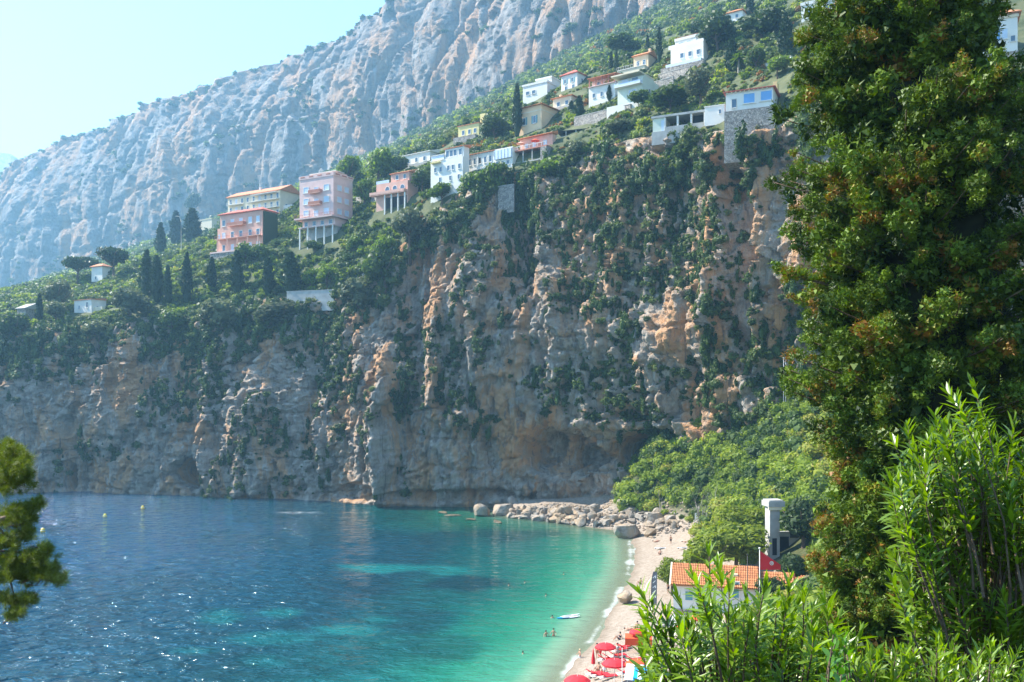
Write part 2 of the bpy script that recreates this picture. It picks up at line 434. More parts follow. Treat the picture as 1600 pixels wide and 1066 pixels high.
# ------------------------------------------------------------------ the mountain wall behind
MX = [-420, -60, 0, 25, 50, 100, 170, 230, 300, 380, 450, 520, 560, 620, 700, 800, 1000, 1300, 1900]
MT = [420, 320, 282, 255, 240, 212, 196, 166, 152, 116, 86, 64, 46, 6, -30, -62, -130, -240, -420]   # ridge row
MBX = [-420, 0, 150, 300, 450, 550, 650, 750, 850, 950, 1050, 1300, 1900]
MBY = [500, 470, 425, 362, 305, 262, 212, 165, 112, 58, 5, -140, -380]                                     # foot row
MYX = [-420, 0, 500, 900, 1100, 1900]; MYY = [1350, 1200, 960, 750, 675, 540]
nx2 = 700; X2 = np.linspace(-400, 1850, nx2)
top = np.interp(X2, MX, MT); basey = smooth1(np.interp(X2, MBX, MBY), 31) + 22; d0 = smooth1(np.interp(X2, MYX, MYY), 61)
r2 = np.concatenate([np.linspace(0, 1, 190), 1 + np.linspace(0.03, 1, 24)])[:, None]
k = np.clip(r2, 0, 1)
yy = basey + (top - basey) * k
DD = d0 * (1 + 0.02 * k + 0.06 * k ** 3) + np.clip(r2 - 1, 0, 1) * 380
BX = (X2 - 800) / F * DD; BZ = HC + (HZ - yy) / F * (d0 * (1 + 0.02 * k + 0.06 * k ** 3)) + np.clip(r2 - 1, 0, 1) * 20; BY = DD * np.ones_like(BX)
p2 = np.stack([BX.ravel(), BY.ravel(), BZ.ravel()], 1)
S = np.array([1, 1, 0.25])
p3 = p2 / 1.5
wp_ = p3 + 3 * np.stack([fbm(p3 * .06 + 1, 2), fbm(p3 * .06 + 50, 2), fbm(p3 * .06 + 90, 2)], 1)
dm = 12 * fbm(p3 * S * 0.012, 3) + 3.5 * ridge(p3 * np.array([1, 1, .10]) * 0.028 + 3, 3) + 5.0 * facets(wp_ * np.array([1, 1, .12]) * 0.035, 4, .9) + 2.4 * facets(wp_ * np.array([1, 1, .2]) * .1, 5, .9) + 1.0 * facets(wp_ * np.array([1, 1, .35]) * .3, 6, 1.0)
for fq, am in ((.035, 8), (.085, 3.2)):
    crk = 1 - np.abs(fbm(p3 * np.array([1, 1, .06]) * fq + 55, 2)) * 8; dm -= am * np.clip(crk, 0, 1) ** 2
crk = 1 - np.abs(fbm(p3 * np.array([.2, .2, 1.0]) * 0.025 + 155, 2)) * 9; dm -= 2.5 * np.clip(crk, 0, 1) ** 2
dm *= 1.35
dm = dm.reshape(BX.shape) * (0.35 + 0.65 * sstep(0.0, 0.2, k)) * (1 - 0.6 * sstep(1.0, 1.2, r2))
BX = BX - 0.55 * dm; BY = BY - 0.83 * dm
BZ = BZ + (5 * fbm(p2 * 0.03 + 50, 4)).reshape(BX.shape) * sstep(0.75, 1.0, k)
V2 = np.stack([BX.ravel(), BY.ravel(), BZ.ravel()], 1)
n1, n2 = BX.shape; idx = np.arange(n1 * n2).reshape(n1, n2)
q2 = np.stack([idx[:-1, :-1], idx[:-1, 1:], idx[1:, 1:], idx[1:, :-1]], -1).reshape(-1, 4)
struct(link('mountain', npmesh('mountain', V2, q2, False, [M['massif']])))
MTV = V2.reshape(n1, n2, 3)
# far pale ridge at the left edge
xs = np.linspace(-900, 260, 120); Yf = 2300.0
ytop = np.interp(xs, [-900, -200, 0, 12, 30, 60, 260], [330, 262, 236, 240, 250, 290, 420]) + 5 * fbm(np.stack([xs * .05, xs * 0, xs * 0], 1), 4)
rows = []
for kk, yo in ((0, 700), (1, 0.0)):
    rows.append(np.stack([(xs - 800) / F * (Yf + 200 * kk), np.full_like(xs, Yf + 200 * kk), HC + (HZ - (ytop if kk else np.full_like(xs, 640.0))) / F * (Yf + 200 * kk)], 1))
rows.append(rows[1] + np.array([0, 500, -60]))
vv = np.concatenate(rows); ii = np.arange(360).reshape(3, 120)
struct(link('hills', npmesh('hills', vv, np.stack([ii[:-1, :-1], ii[:-1, 1:], ii[1:, 1:], ii[1:, :-1]], -1).reshape(-1, 4), True, [M['massif']])))

# ------------------------------------------------------------------ beach and the near slope (thin-plate spline through surveyed points)
SH = [(-70,-60), (-48,0), (-32,30), (-14,60), (0,76), (5.4,94.8), (9.6,108), (12.2,118), (15.2,129), (19.6,148.6), (22.5,165.6), (24.2,181), (25.5,190), (22.3,196), (14.5,204), (6.1,213), (-1,218), (-5,226), (-7,238)]
SHA = np.array(SH, float)
ctrl = [(x, y, 0.0) for x, y in SH]
for x, y, z in [(2,120,-2.2), (7,140,-2.2), (11,160,-2.0), (14,180,-1.8), (-8,100,-3), (-25,60,-4), (-12,140,-4.5), (-5,170,-4), (0,195,-3.5), (-25,205,-5), (-40,225,-6), (-12,222,-2.5), (-16,230,-3), (-50,120,-7), (-50,180,-7), (-70,40,-7), (-90,0,-8),
                (12,100,1.3), (17,108,1.5), (20,118,1.7), (23,130,1.8), (28,148,1.8), (30,166,1.7), (32,182,1.9), (20.9,116,1.7), (33,122,2.5), (40,139,4.5), (22,95,3.0),
                (30,200,2.8), (39,183,4.2), (22,206,2.8), (12,214,3.0), (3,226,2.5), (34,212,18), (46,207,26), (54,195,32), (57,180,32), (54,165,21), (46,180,14), (50,150,12.5), (47,130,8.5),
                (90,150,42), (100,80,46), (60,60,28), (40,30,27), (20,20,24), (15,40,15), (25,60,10.5), (35,90,8.5), (55,110,16), (72,140,30), (0,0,28.7), (-10,0,27), (-26,0,14), (0,10,25), (0,40,12.5), (0,60,5), (8,80,3.0), (30,0,32), (70,0,42), (120,0,52), (0,-28,34), (60,-28,46), (-40,-28,14), (120,190,60), (90,200,52), (165,100,70), (165,200,80), (165,0,70), (20,226,3.2), (26,218,4.0), (45,228,34)]:
    ctrl.append((x, y, z))
C3 = np.array(ctrl)
def tps_fit(c):
    n = len(c); dd = np.hypot(c[:, None, 0] - c[None, :, 0], c[:, None, 1] - c[None, :, 1])
    K = np.where(dd > 0, dd * dd * np.log(dd + 1e-9), 0) + np.eye(n) * 8.0
    Pm = np.concatenate([np.ones((n, 1)), c[:, :2]], 1)
    A = np.block([[K, Pm], [Pm.T, np.zeros((3, 3))]])
    return np.linalg.solve(A, np.concatenate([c[:, 2], np.zeros(3)]))
TW = tps_fit(C3)
def ground(X, Y):
    X = np.atleast_1d(np.asarray(X, float)); Y = np.atleast_1d(np.asarray(Y, float))
    out = TW[-3] + TW[-2] * X + TW[-1] * Y
    for k_, (cx, cy, _) in enumerate(C3):
        dd = np.hypot(X - cx, Y - cy); out = out + TW[k_] * dd * dd * np.log(dd + 1e-9)
    return out
def gz(x, y): return float(ground(x, y)[0])
def on_ground(x, y):
    """point of the near ground seen at photo pixel"""
    Ys = np.linspace(240, 40, 801); X = (x - 800) / F * Ys; Z = HC + (HZ - y) / F * Ys
    dz = Z - ground(X, Ys)
    k_ = np.where((dz[:-1] < 0) & (dz[1:] >= 0))[0]
    Y = Ys[k_[-1]] if len(k_) else 31 * F / (y - HZ)
    return Vector(((x - 800) / F * Y, Y, gz((x - 800) / F * Y, Y)))
gxs = np.concatenate([np.linspace(-95, -10, 60, False), np.linspace(-10, 62, 130, False), np.linspace(62, 168, 50)])
gys = np.concatenate([np.linspace(-30, 85, 80, False), np.linspace(85, 228, 230)])
g1, g2 = np.meshgrid(gxs, gys)
gzv = ground(g1.ravel(), g2.ravel())
gp = np.stack([g1.ravel(), g2.ravel(), gzv * 0], 1)
inland = sstep(2.2, 5, gzv)
gzv = gzv + 0.8 * fbm(gp * 0.12, 4) * inland + 0.10 * fbm(gp * 0.5, 3)
gv = np.stack([g1.ravel(), g2.ravel(), gzv], 1)
n1, n2 = g1.shape; idx = np.arange(n1 * n2).reshape(n1, n2)
qg = np.stack([idx[:-1, :-1], idx[:-1, 1:], idx[1:, 1:], idx[1:, :-1]], -1).reshape(-1, 4)
def beachmat():
    m, n, l, b, o = newmat('beach_pebbles')
    g = n.new('ShaderNodeNewGeometry'); sx = n.new('ShaderNodeSeparateXYZ'); l.new(g.outputs['Position'], sx.inputs[0])
    t1 = n.new('ShaderNodeTexNoise'); t1.inputs['Scale'].default_value = 1.6; t1.inputs['Detail'].default_value = 10; t1.inputs['Roughness'].default_value = 0.75
    l.new(g.outputs['Position'], t1.inputs['Vector'])
    v = n.new('ShaderNodeTexVoronoi'); v.inputs['Scale'].default_value = 6; l.new(g.outputs['Position'], v.inputs['Vector'])
    r1 = ramp(n, [(0.3, (0.21,0.155,0.11)), (0.5, (0.34,0.27,0.205)), (0.7, (0.43,0.36,0.29))]); l.new(t1.outputs['Fac'], r1.inputs[0])
    wet = ramp(n, [(0.0, (0.55,0.50,0.42)), (1.0, (1,1,1))])
    mr = n.new('ShaderNodeMapRange'); mr.inputs[1].default_value = -0.2; mr.inputs[2].default_value = 0.35; l.new(sx.outputs[2], mr.inputs[0]); l.new(mr.outputs[0], wet.inputs[0])
    x = n.new('ShaderNodeMix'); x.data_type = 'RGBA'; x.blend_type = 'MULTIPLY'; x.inputs[0].default_value = 1
    l.new(r1.outputs[0], x.inputs[6]); l.new(wet.outputs[0], x.inputs[7])
    soil = ramp(n, [(0.35, (0.04,0.055,0.018)), (0.65, (0.10,0.10,0.04))]); l.new(t1.outputs['Fac'], soil.inputs[0])
    mr2 = n.new('ShaderNodeMapRange'); mr2.inputs[1].default_value = 3.4; mr2.inputs[2].default_value = 5.5; l.new(sx.outputs[2], mr2.inputs[0])
    x2 = n.new('ShaderNodeMix'); x2.data_type = 'RGBA'; l.new(mr2.outputs[0], x2.inputs[0]); l.new(x.outputs[2], x2.inputs[6]); l.new(soil.outputs[0], x2.inputs[7])
    l.new(x2.outputs[2], b.inputs['Base Color']); b.inputs['Roughness'].default_value = 0.9; b.inputs['Specular IOR Level'].default_value = 0.2
    ad = n.new('ShaderNodeMath'); ad.operation = 'ADD'; l.new(t1.outputs['Fac'], ad.inputs[0]); l.new(v.outputs['Distance'], ad.inputs[1])
    bp = n.new('ShaderNodeBump'); bp.inputs['Distance'].default_value = 0.18; bp.inputs['Strength'].default_value = 0.7; l.new(ad.outputs[0], bp.inputs['Height']); l.new(bp.outputs[0], b.inputs['Normal'])
    return m
struct(link('beach', npmesh('beach', gv, qg, True, [beachmat()])))

# ------------------------------------------------------------------ the sea
def shore_dist(X, Y):
    best = np.full(X.shape, 1e9)
    for k_ in range(len(SHA) - 1):
        a, b_ = SHA[k_], SHA[k_ + 1]; ab = b_ - a
        tt = np.clip(((X - a[0]) * ab[0] + (Y - a[1]) * ab[1]) / (ab @ ab), 0, 1)
        best = np.minimum(best, np.hypot(X - a[0] - tt * ab[0], Y - a[1] - tt * ab[1]))
    return best
wx = np.concatenate([-np.geomspace(3300, 130, 24), np.linspace(-125, -30, 110, False), np.linspace(-30, 34, 160)])
wy = np.concatenate([-np.geomspace(1500, 20, 14), np.linspace(0, 80, 60, False), np.linspace(80, 235, 290, False), np.linspace(235, 300, 50), [340, 420, 560, 800, 1300, 2200, 3400]])
w1, w2 = np.meshgrid(wx, wy); wX, wY = w1.ravel(), w2.ravel()
sdist = shore_dist(wX, wY)
wp = np.stack([wX, wY, wX * 0], 1)
inn = (wX > -95) & (wX < 60) & (wY > -30) & (wY < 228)
zg = np.full(wX.shape, -9.0); zg[inn] = ground(wX[inn], wY[inn])
onland = zg > 0
sdn = sdist + 2.5 * fbm(wp * 0.09 + 2, 3) * sstep(2, 9, sdist)
def lerpc(stops, x):
    xs_ = [s for s, _ in stops]; return np.stack([np.interp(x, xs_, [c[i] for _, c in stops]) for i in range(3)], 1)
wc_ = lerpc([(0, (0.42,0.43,0.30)), (3, (0.22,0.34,0.22)), (6, (0.06,0.25,0.15)), (13, (0.012,0.165,0.10)), (21, (0.003,0.09,0.08)), (38, (0.002,0.042,0.058)), (70, (0.001,0.048,0.085)), (120, (0.001,0.052,0.108))], sdn)
deep = lerpc([(0, (0.006,0.055,0.08)), (1, (0.006,0.055,0.08))], sdn)
# rocky shore end: greener and darker near the boulders
rk = sstep(178, 200, wY) * (1 - sstep(20, 34, sdist))
wc_ = wc_ * (1 - 0.72 * rk[:, None]) + np.array([0.005,0.06,0.042]) * 0.72 * rk[:, None]
px_ = np.where(wY > 5, 800 + F * wX / np.maximum(wY, 5), -9999); py_ = np.where(wY > 5, HZ + F * HC / np.maximum(wY, 5), -9999)
nz = fbm(wp * 0.13 + 9, 4)
for (x0, y0, rx, ry, am) in [(620,888,130,8,0.8), (700,893,55,10,0.7), (560,985,60,9,0.75), (600,968,40,8,0.6), (430,1000,90,12,0.4), (345,965,38,14,0.5), (440,957,40,10,0.55), (420,1035,60,14,0.5), (300,1016,50,8,0.35), (560,1062,120,10,0.3)]:
    m_ = am * (1 - sstep(0.35, 1.25, np.sqrt(((px_ - x0) / rx) ** 2 + ((py_ - y0) / ry) ** 2) + 0.7 * nz))[:, None]
    wc_ = wc_ * (1 - m_) + np.array([0.006,0.16,0.15]) * m_
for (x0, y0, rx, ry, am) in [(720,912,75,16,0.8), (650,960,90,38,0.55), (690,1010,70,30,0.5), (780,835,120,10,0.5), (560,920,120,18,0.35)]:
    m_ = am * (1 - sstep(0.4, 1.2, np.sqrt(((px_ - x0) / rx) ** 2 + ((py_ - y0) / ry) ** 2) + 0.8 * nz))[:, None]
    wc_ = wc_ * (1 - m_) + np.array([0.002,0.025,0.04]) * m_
patch = sstep(0.12, 0.4, fbm(wp * 0.07 + 33, 4)) * sstep(9, 22, sdist) * 0.35
wc_ = wc_ * (1 - patch[:, None]) + np.array([0.002,0.03,0.04]) * patch[:, None]
foam = 0.55 * (1 - sstep(0.1, 0.85, np.abs(sdist - 0.5) + 0.9 * fbm(wp * np.array([.25, .25, 1]) + 4, 3))) * (wY < 184) * sstep(0.0, 0.25, fbm(wp * 0.11 + 60, 2) + 0.28)
foam = foam + 0.5 * (1 - sstep(0.2, 1.2, np.sqrt(((px_ - 465) / 40) ** 2 + ((py_ - 801) / 2.5) ** 2) + 1.3 * np.abs(fbm(wp * .6 + 4, 3))))
foam = np.clip(foam, 0, 1)
wc_ = wc_ * (1 - foam[:, None]) + 0.8 * foam[:, None]
alpha = np.clip(sstep(-0.2, 5.0, sdist) * 0.75 + 0.25 + foam, 0, 1); alpha[sdist > 9] = 1
wz = 0.05 * fbm(wp * 0.22, 3)
wv = np.stack([wX, wY, wz], 1)
n1, n2 = w1.shape; idx = np.arange(n1 * n2).reshape(n1, n2)
qw = np.stack([idx[:-1, :-1], idx[:-1, 1:], idx[1:, 1:], idx[1:, :-1]], -1).reshape(-1, 4)
hid = (zg > 1.5).reshape(n1, n2)
keep = ~(hid[:-1, :-1] & hid[1:, 1:]).reshape(-1)
wm = npmesh('water', wv, qw[keep], True)
at = wm.color_attributes.new('water_col', 'FLOAT_COLOR', 'POINT')
at.data.foreach_set('color', np.concatenate([wc_, alpha[:, None]], 1).astype(np.float32).ravel())
def watermat():
    m, n, l, b, o = newmat('sea_water')
    a = n.new('ShaderNodeAttribute'); a.attribute_name = 'water_col'
    l.new(a.outputs['Color'], b.inputs['Base Color'])
    b.inputs['Roughness'].default_value = 0.06; b.inputs['IOR'].default_value = 1.33; b.inputs['Specular IOR Level'].default_value = 0.55
    g = n.new('ShaderNodeNewGeometry')
    mp = n.new('ShaderNodeMapping'); mp.inputs['Scale'].default_value = (0.5, 0.85, 1); mp.inputs['Rotation'].default_value = (0, 0, 0.2)
    l.new(g.outputs['Position'], mp.inputs['Vector'])
    t1 = n.new('ShaderNodeTexNoise'); t1.inputs['Scale'].default_value = 0.55; t1.inputs['Detail'].default_value = 3.5; t1.inputs['Roughness'].default_value = 0.6; t1.inputs['Distortion'].default_value = 0.4
    l.new(mp.outputs[0], t1.inputs['Vector'])
    # choppier out in the open water on the left
    sx = n.new('ShaderNodeSeparateXYZ'); l.new(g.outputs['Position'], sx.inputs[0])
    mr = n.new('ShaderNodeMapRange'); mr.inputs[1].default_value = 5; mr.inputs[2].default_value = -55; mr.inputs[3].default_value = 0.12; mr.inputs[4].default_value = 1.0; l.new(sx.outputs[0], mr.inputs[0])
    bp = n.new('ShaderNodeBump'); bp.inputs['Distance'].default_value = 3.0; l.new(mr.outputs[0], bp.inputs['Strength'])
    l.new(t1.outputs['Fac'], bp.inputs['Height']); l.new(bp.outputs[0], b.inputs['Normal'])
    tr = n.new('ShaderNodeBsdfTransparent'); tr.inputs[0].default_value = (0.72, 0.92, 0.85, 1)
    ms = n.new('ShaderNodeMixShader'); l.new(a.outputs['Alpha'], ms.inputs[0]); l.new(tr.outputs[0], ms.inputs[1]); l.new(b.outputs[0], ms.inputs[2]); l.new(ms.outputs[0], o.inputs['Surface'])
    return m
wm.materials.append(watermat())
struct(link('water', wm))

# ------------------------------------------------------------------ leaf clusters
def leafcloud(n, size, lump=6, shape=(1, 1, 1), seed=0, fill=0.45, aspect=1.7, up=0.0, inner=True):
    """leaf quads spread through a lumpy unit crown (radius ~1, centred)"""
    r = np.random.default_rng(seed)
    c = r.normal(size=(lump, 3)); c /= np.linalg.norm(c, axis=1)[:, None]; c *= r.uniform(0.35, 0.62, (lump, 1)); c[:, 2] *= 0.85
    rad = r.uniform(0.34, 0.56, lump)
    li = r.integers(0, lump, n)
    dv = r.normal(size=(n, 3)); dv /= np.linalg.norm(dv, axis=1)[:, None]
    rr = (fill + (1 - fill) * r.uniform(0, 1, n) ** 0.5)
    p = c[li] + dv * (rad[li] * rr)[:, None]
    nrm = dv + 0.7 * r.normal(size=(n, 3)) + np.array([0, 0, up]); nrm /= np.linalg.norm(nrm, axis=1)[:, None]
    a = np.cross(nrm, r.normal(size=(n, 3))); a /= np.linalg.norm(a, axis=1)[:, None]; b = np.cross(nrm, a)
    s = size * r.uniform(0.6, 1.35, n)[:, None]
    p = p * np.array(shape)
    q = np.stack([p - a * s * aspect * 0.5, p + b * s * 0.5, p + a * s * aspect * 0.5, p - b * s * 0.5], 1).reshape(-1, 3)
    f = np.arange(4 * n).reshape(n, 4)
    if inner:
        iv, jf = [], []
        for k_ in range(lump):
            bmx = bmesh.new(); bmesh.ops.create_icosphere(bmx, subdivisions=1, radius=1.0)
            vs = np.array([v.co for v in bmx.verts]); fs = np.array([[v.index for v in f_.verts] for f_ in bmx.faces]); bmx.free()
            vs = (c[k_] + vs * rad[k_] * 0.66) * np.array(shape)
            f2 = np.concatenate([fs, fs[:, 2:3]], 1)
            iv.append(vs); jf.append(fs)
        return q, f, iv, jf
    return q, f, [], []
def cloudmesh(name, mat, *a, **k):
    q, f, iv, jf = leafcloud(*a, **k)
    vs = [q]; faces = [tuple(x) for x in f]; off = len(q)
    for v_, f_ in zip(iv, jf):
        vs.append(v_); faces += [tuple(int(i) + off for i in x) for x in f_]; off += len(v_)
    return npmesh(name, np.concatenate(vs), faces, False, [mat])

def scatter(name, label, cat, mat, protos, pts_, scl, tint):
    """uncountable ground cover: points with one bush shape each, instanced in place"""
    which = RNG.integers(0, len(protos), len(pts_))
    out = []
    for k_, (pv, pf) in enumerate(protos):
        sel = which == k_
        pp = np.asarray(pts_)[sel]; n = len(pp)
        if not n: continue
        me = npmesh(name, np.concatenate([pv, pp]), [tuple(int(i) for i in f) for f in pf], False, [mat])
        def attr(nm, ty, vals, key='value'):
            a = me.attributes.new(nm, ty, 'POINT'); a.data.foreach_set(key, vals)
        z = np.zeros(len(pv), np.float32)
        attr('is_point', 'FLOAT', np.concatenate([z, np.ones(n, np.float32)]).astype(np.float32))
        attr('size', 'FLOAT', np.concatenate([z, np.asarray(scl)[sel]]).astype(np.float32))
        attr('tint', 'FLOAT', np.concatenate([z, np.asarray(tint)[sel]]).astype(np.float32))
        attr('turn', 'FLOAT', np.concatenate([z, RNG.uniform(0, 6.28, n)]).astype(np.float32))
        o = link(name, me); o['kind'] = 'stuff'; tag(o, label, cat)
        ng = bpy.data.node_groups.new('scatter', 'GeometryNodeTree')
        ng.interface.new_socket('Geometry', in_out='INPUT', socket_type='NodeSocketGeometry')
        ng.interface.new_socket('Geometry', in_out='OUTPUT', socket_type='NodeSocketGeometry')
        N = ng.nodes; L = ng.links
        gi = N.new('NodeGroupInput'); go = N.new('NodeGroupOutput')
        def na(nm):
            a = N.new('GeometryNodeInputNamedAttribute'); a.data_type = 'FLOAT'; a.inputs['Name'].default_value = nm; return a.outputs[0]
        cmp_ = N.new('FunctionNodeCompare'); cmp_.data_type = 'FLOAT'; cmp_.operation = 'GREATER_THAN'; cmp_.inputs[1].default_value = 0.5
        L.new(na('is_point'), cmp_.inputs[0])
        sep = N.new('GeometryNodeSeparateGeometry'); sep.domain = 'POINT'
        L.new(gi.outputs[0], sep.inputs[0]); L.new(cmp_.outputs[0], sep.inputs[1])
        iop = N.new('GeometryNodeInstanceOnPoints')
        L.new(sep.outputs[0], iop.inputs['Points']); L.new(sep.outputs[1], iop.inputs['Instance'])
        cb = N.new('ShaderNodeCombineXYZ'); L.new(na('turn'), cb.inputs[2])
        L.new(cb.outputs[0], iop.inputs['Rotation']); L.new(na('size'), iop.inputs['Scale'])
        L.new(iop.outputs[0], go.inputs[0])
        md = o.modifiers.new('scatter', 'NODES'); md.node_group = ng
        out.append(o)
    return out
def protoset(n, leaf, cnt, shape=(1, 1, .85), seed=0, lump=6):
    res = []
    for k_ in range(cnt):
        q, f, iv, jf = leafcloud(n, leaf, lump, shape, seed + k_)
        vs = [q]; faces = [tuple(x) for x in f]; off = len(q)
        for v_, f_ in zip(iv, jf):
            vs.append(v_); faces += [tuple(int(i) + off for i in x) for x in f_]; off += len(v_)
        res.append((np.concatenate(vs), faces))
    return res

HOUSE_LOC = []      # (inverse matrix, width, depth) of each building
HOUSE_BOX = []      # photo boxes kept clear of scrub: (x0, x1, y0, y1)
exec_later = []
# ------------------------------------------------------------------ buildings
_mc = {}
def cubemesh(mat):
    k_ = ('cube', mat.name)
    if k_ not in _mc:
        v = [(x, y, z) for z in (0, 1) for y in (0, 1) for x in (0, 1)]
        f = [(0, 2, 3, 1), (4, 5, 7, 6), (0, 1, 5, 4), (2, 6, 7, 3), (0, 4, 6, 2), (1, 3, 7, 5)]
        _mc[k_] = npmesh('block', np.array(v, float), f, False, [mat])
    return _mc[k_]
def ringmesh(mat, arch=False):
    """window surround, unit width and height, 0.12 deep, standing proud of y=0 towards -y"""
    k_ = ('ring', mat.name, arch)
    if k_ not in _mc:
        n = 10
        if arch: outer = [(-.5, 0), (.5, 0)] + [(.5 * math.cos(a), .62 + .38 * math.sin(a)) for a in np.linspace(0, PI, n)]
        else: outer = [(-.5, 0), (.5, 0), (.5, 1), (-.5, 1)]
        inner = [(x * 0.84, 0.06 + z * 0.88) for x, z in outer]
        m_ = len(outer); vs = []
        for y in (0.02, -0.10):
            vs += [(x, y, z) for x, z in outer] + [(x, y, z) for x, z in inner]
        fs = []
        for i in range(m_):
            j = (i + 1) % m_
            fs += [(2*m_+i, 2*m_+j, 3*m_+j, 3*m_+i), (i, j, 2*m_+j, 2*m_+i), (m_+j, m_+i, 3*m_+i, 3*m_+j)]
        _mc[k_] = npmesh('surround', np.array(vs), fs, False, [mat])
    return _mc[k_]
def panemesh(mat, arch=False):
    k_ = ('pane', mat.name, arch)
    if k_ not in _mc:
        if arch: o_ = [(-.5, 0), (.5, 0)] + [(.5 * math.cos(a), .62 + .38 * math.sin(a)) for a in np.linspace(0, PI, 10)]
        else: o_ = [(-.5, 0), (.5, 0), (.5, 1), (-.5, 1)]
        o_ = [(x * .86, .05 + z * .9) for x, z in o_]; m_ = len(o_)
        vs = [(x, -0.03, z) for x, z in o_] + [(x, 0.05, z) for x, z in o_]
        fs = [tuple(range(m_))] + [(i, m_ + i, m_ + (i + 1) % m_, (i + 1) % m_) for i in range(m_)]
        # glazing bar
        b0 = len(vs); vs += [(-.02, -.05, .06), (.02, -.05, .06), (.02, -.05, .94), (-.02, -.05, .94)]; fs.append((b0, b0+1, b0+2, b0+3))
        _mc[k_] = npmesh('pane', np.array(vs), fs, False, [mat])
    return _mc[k_]

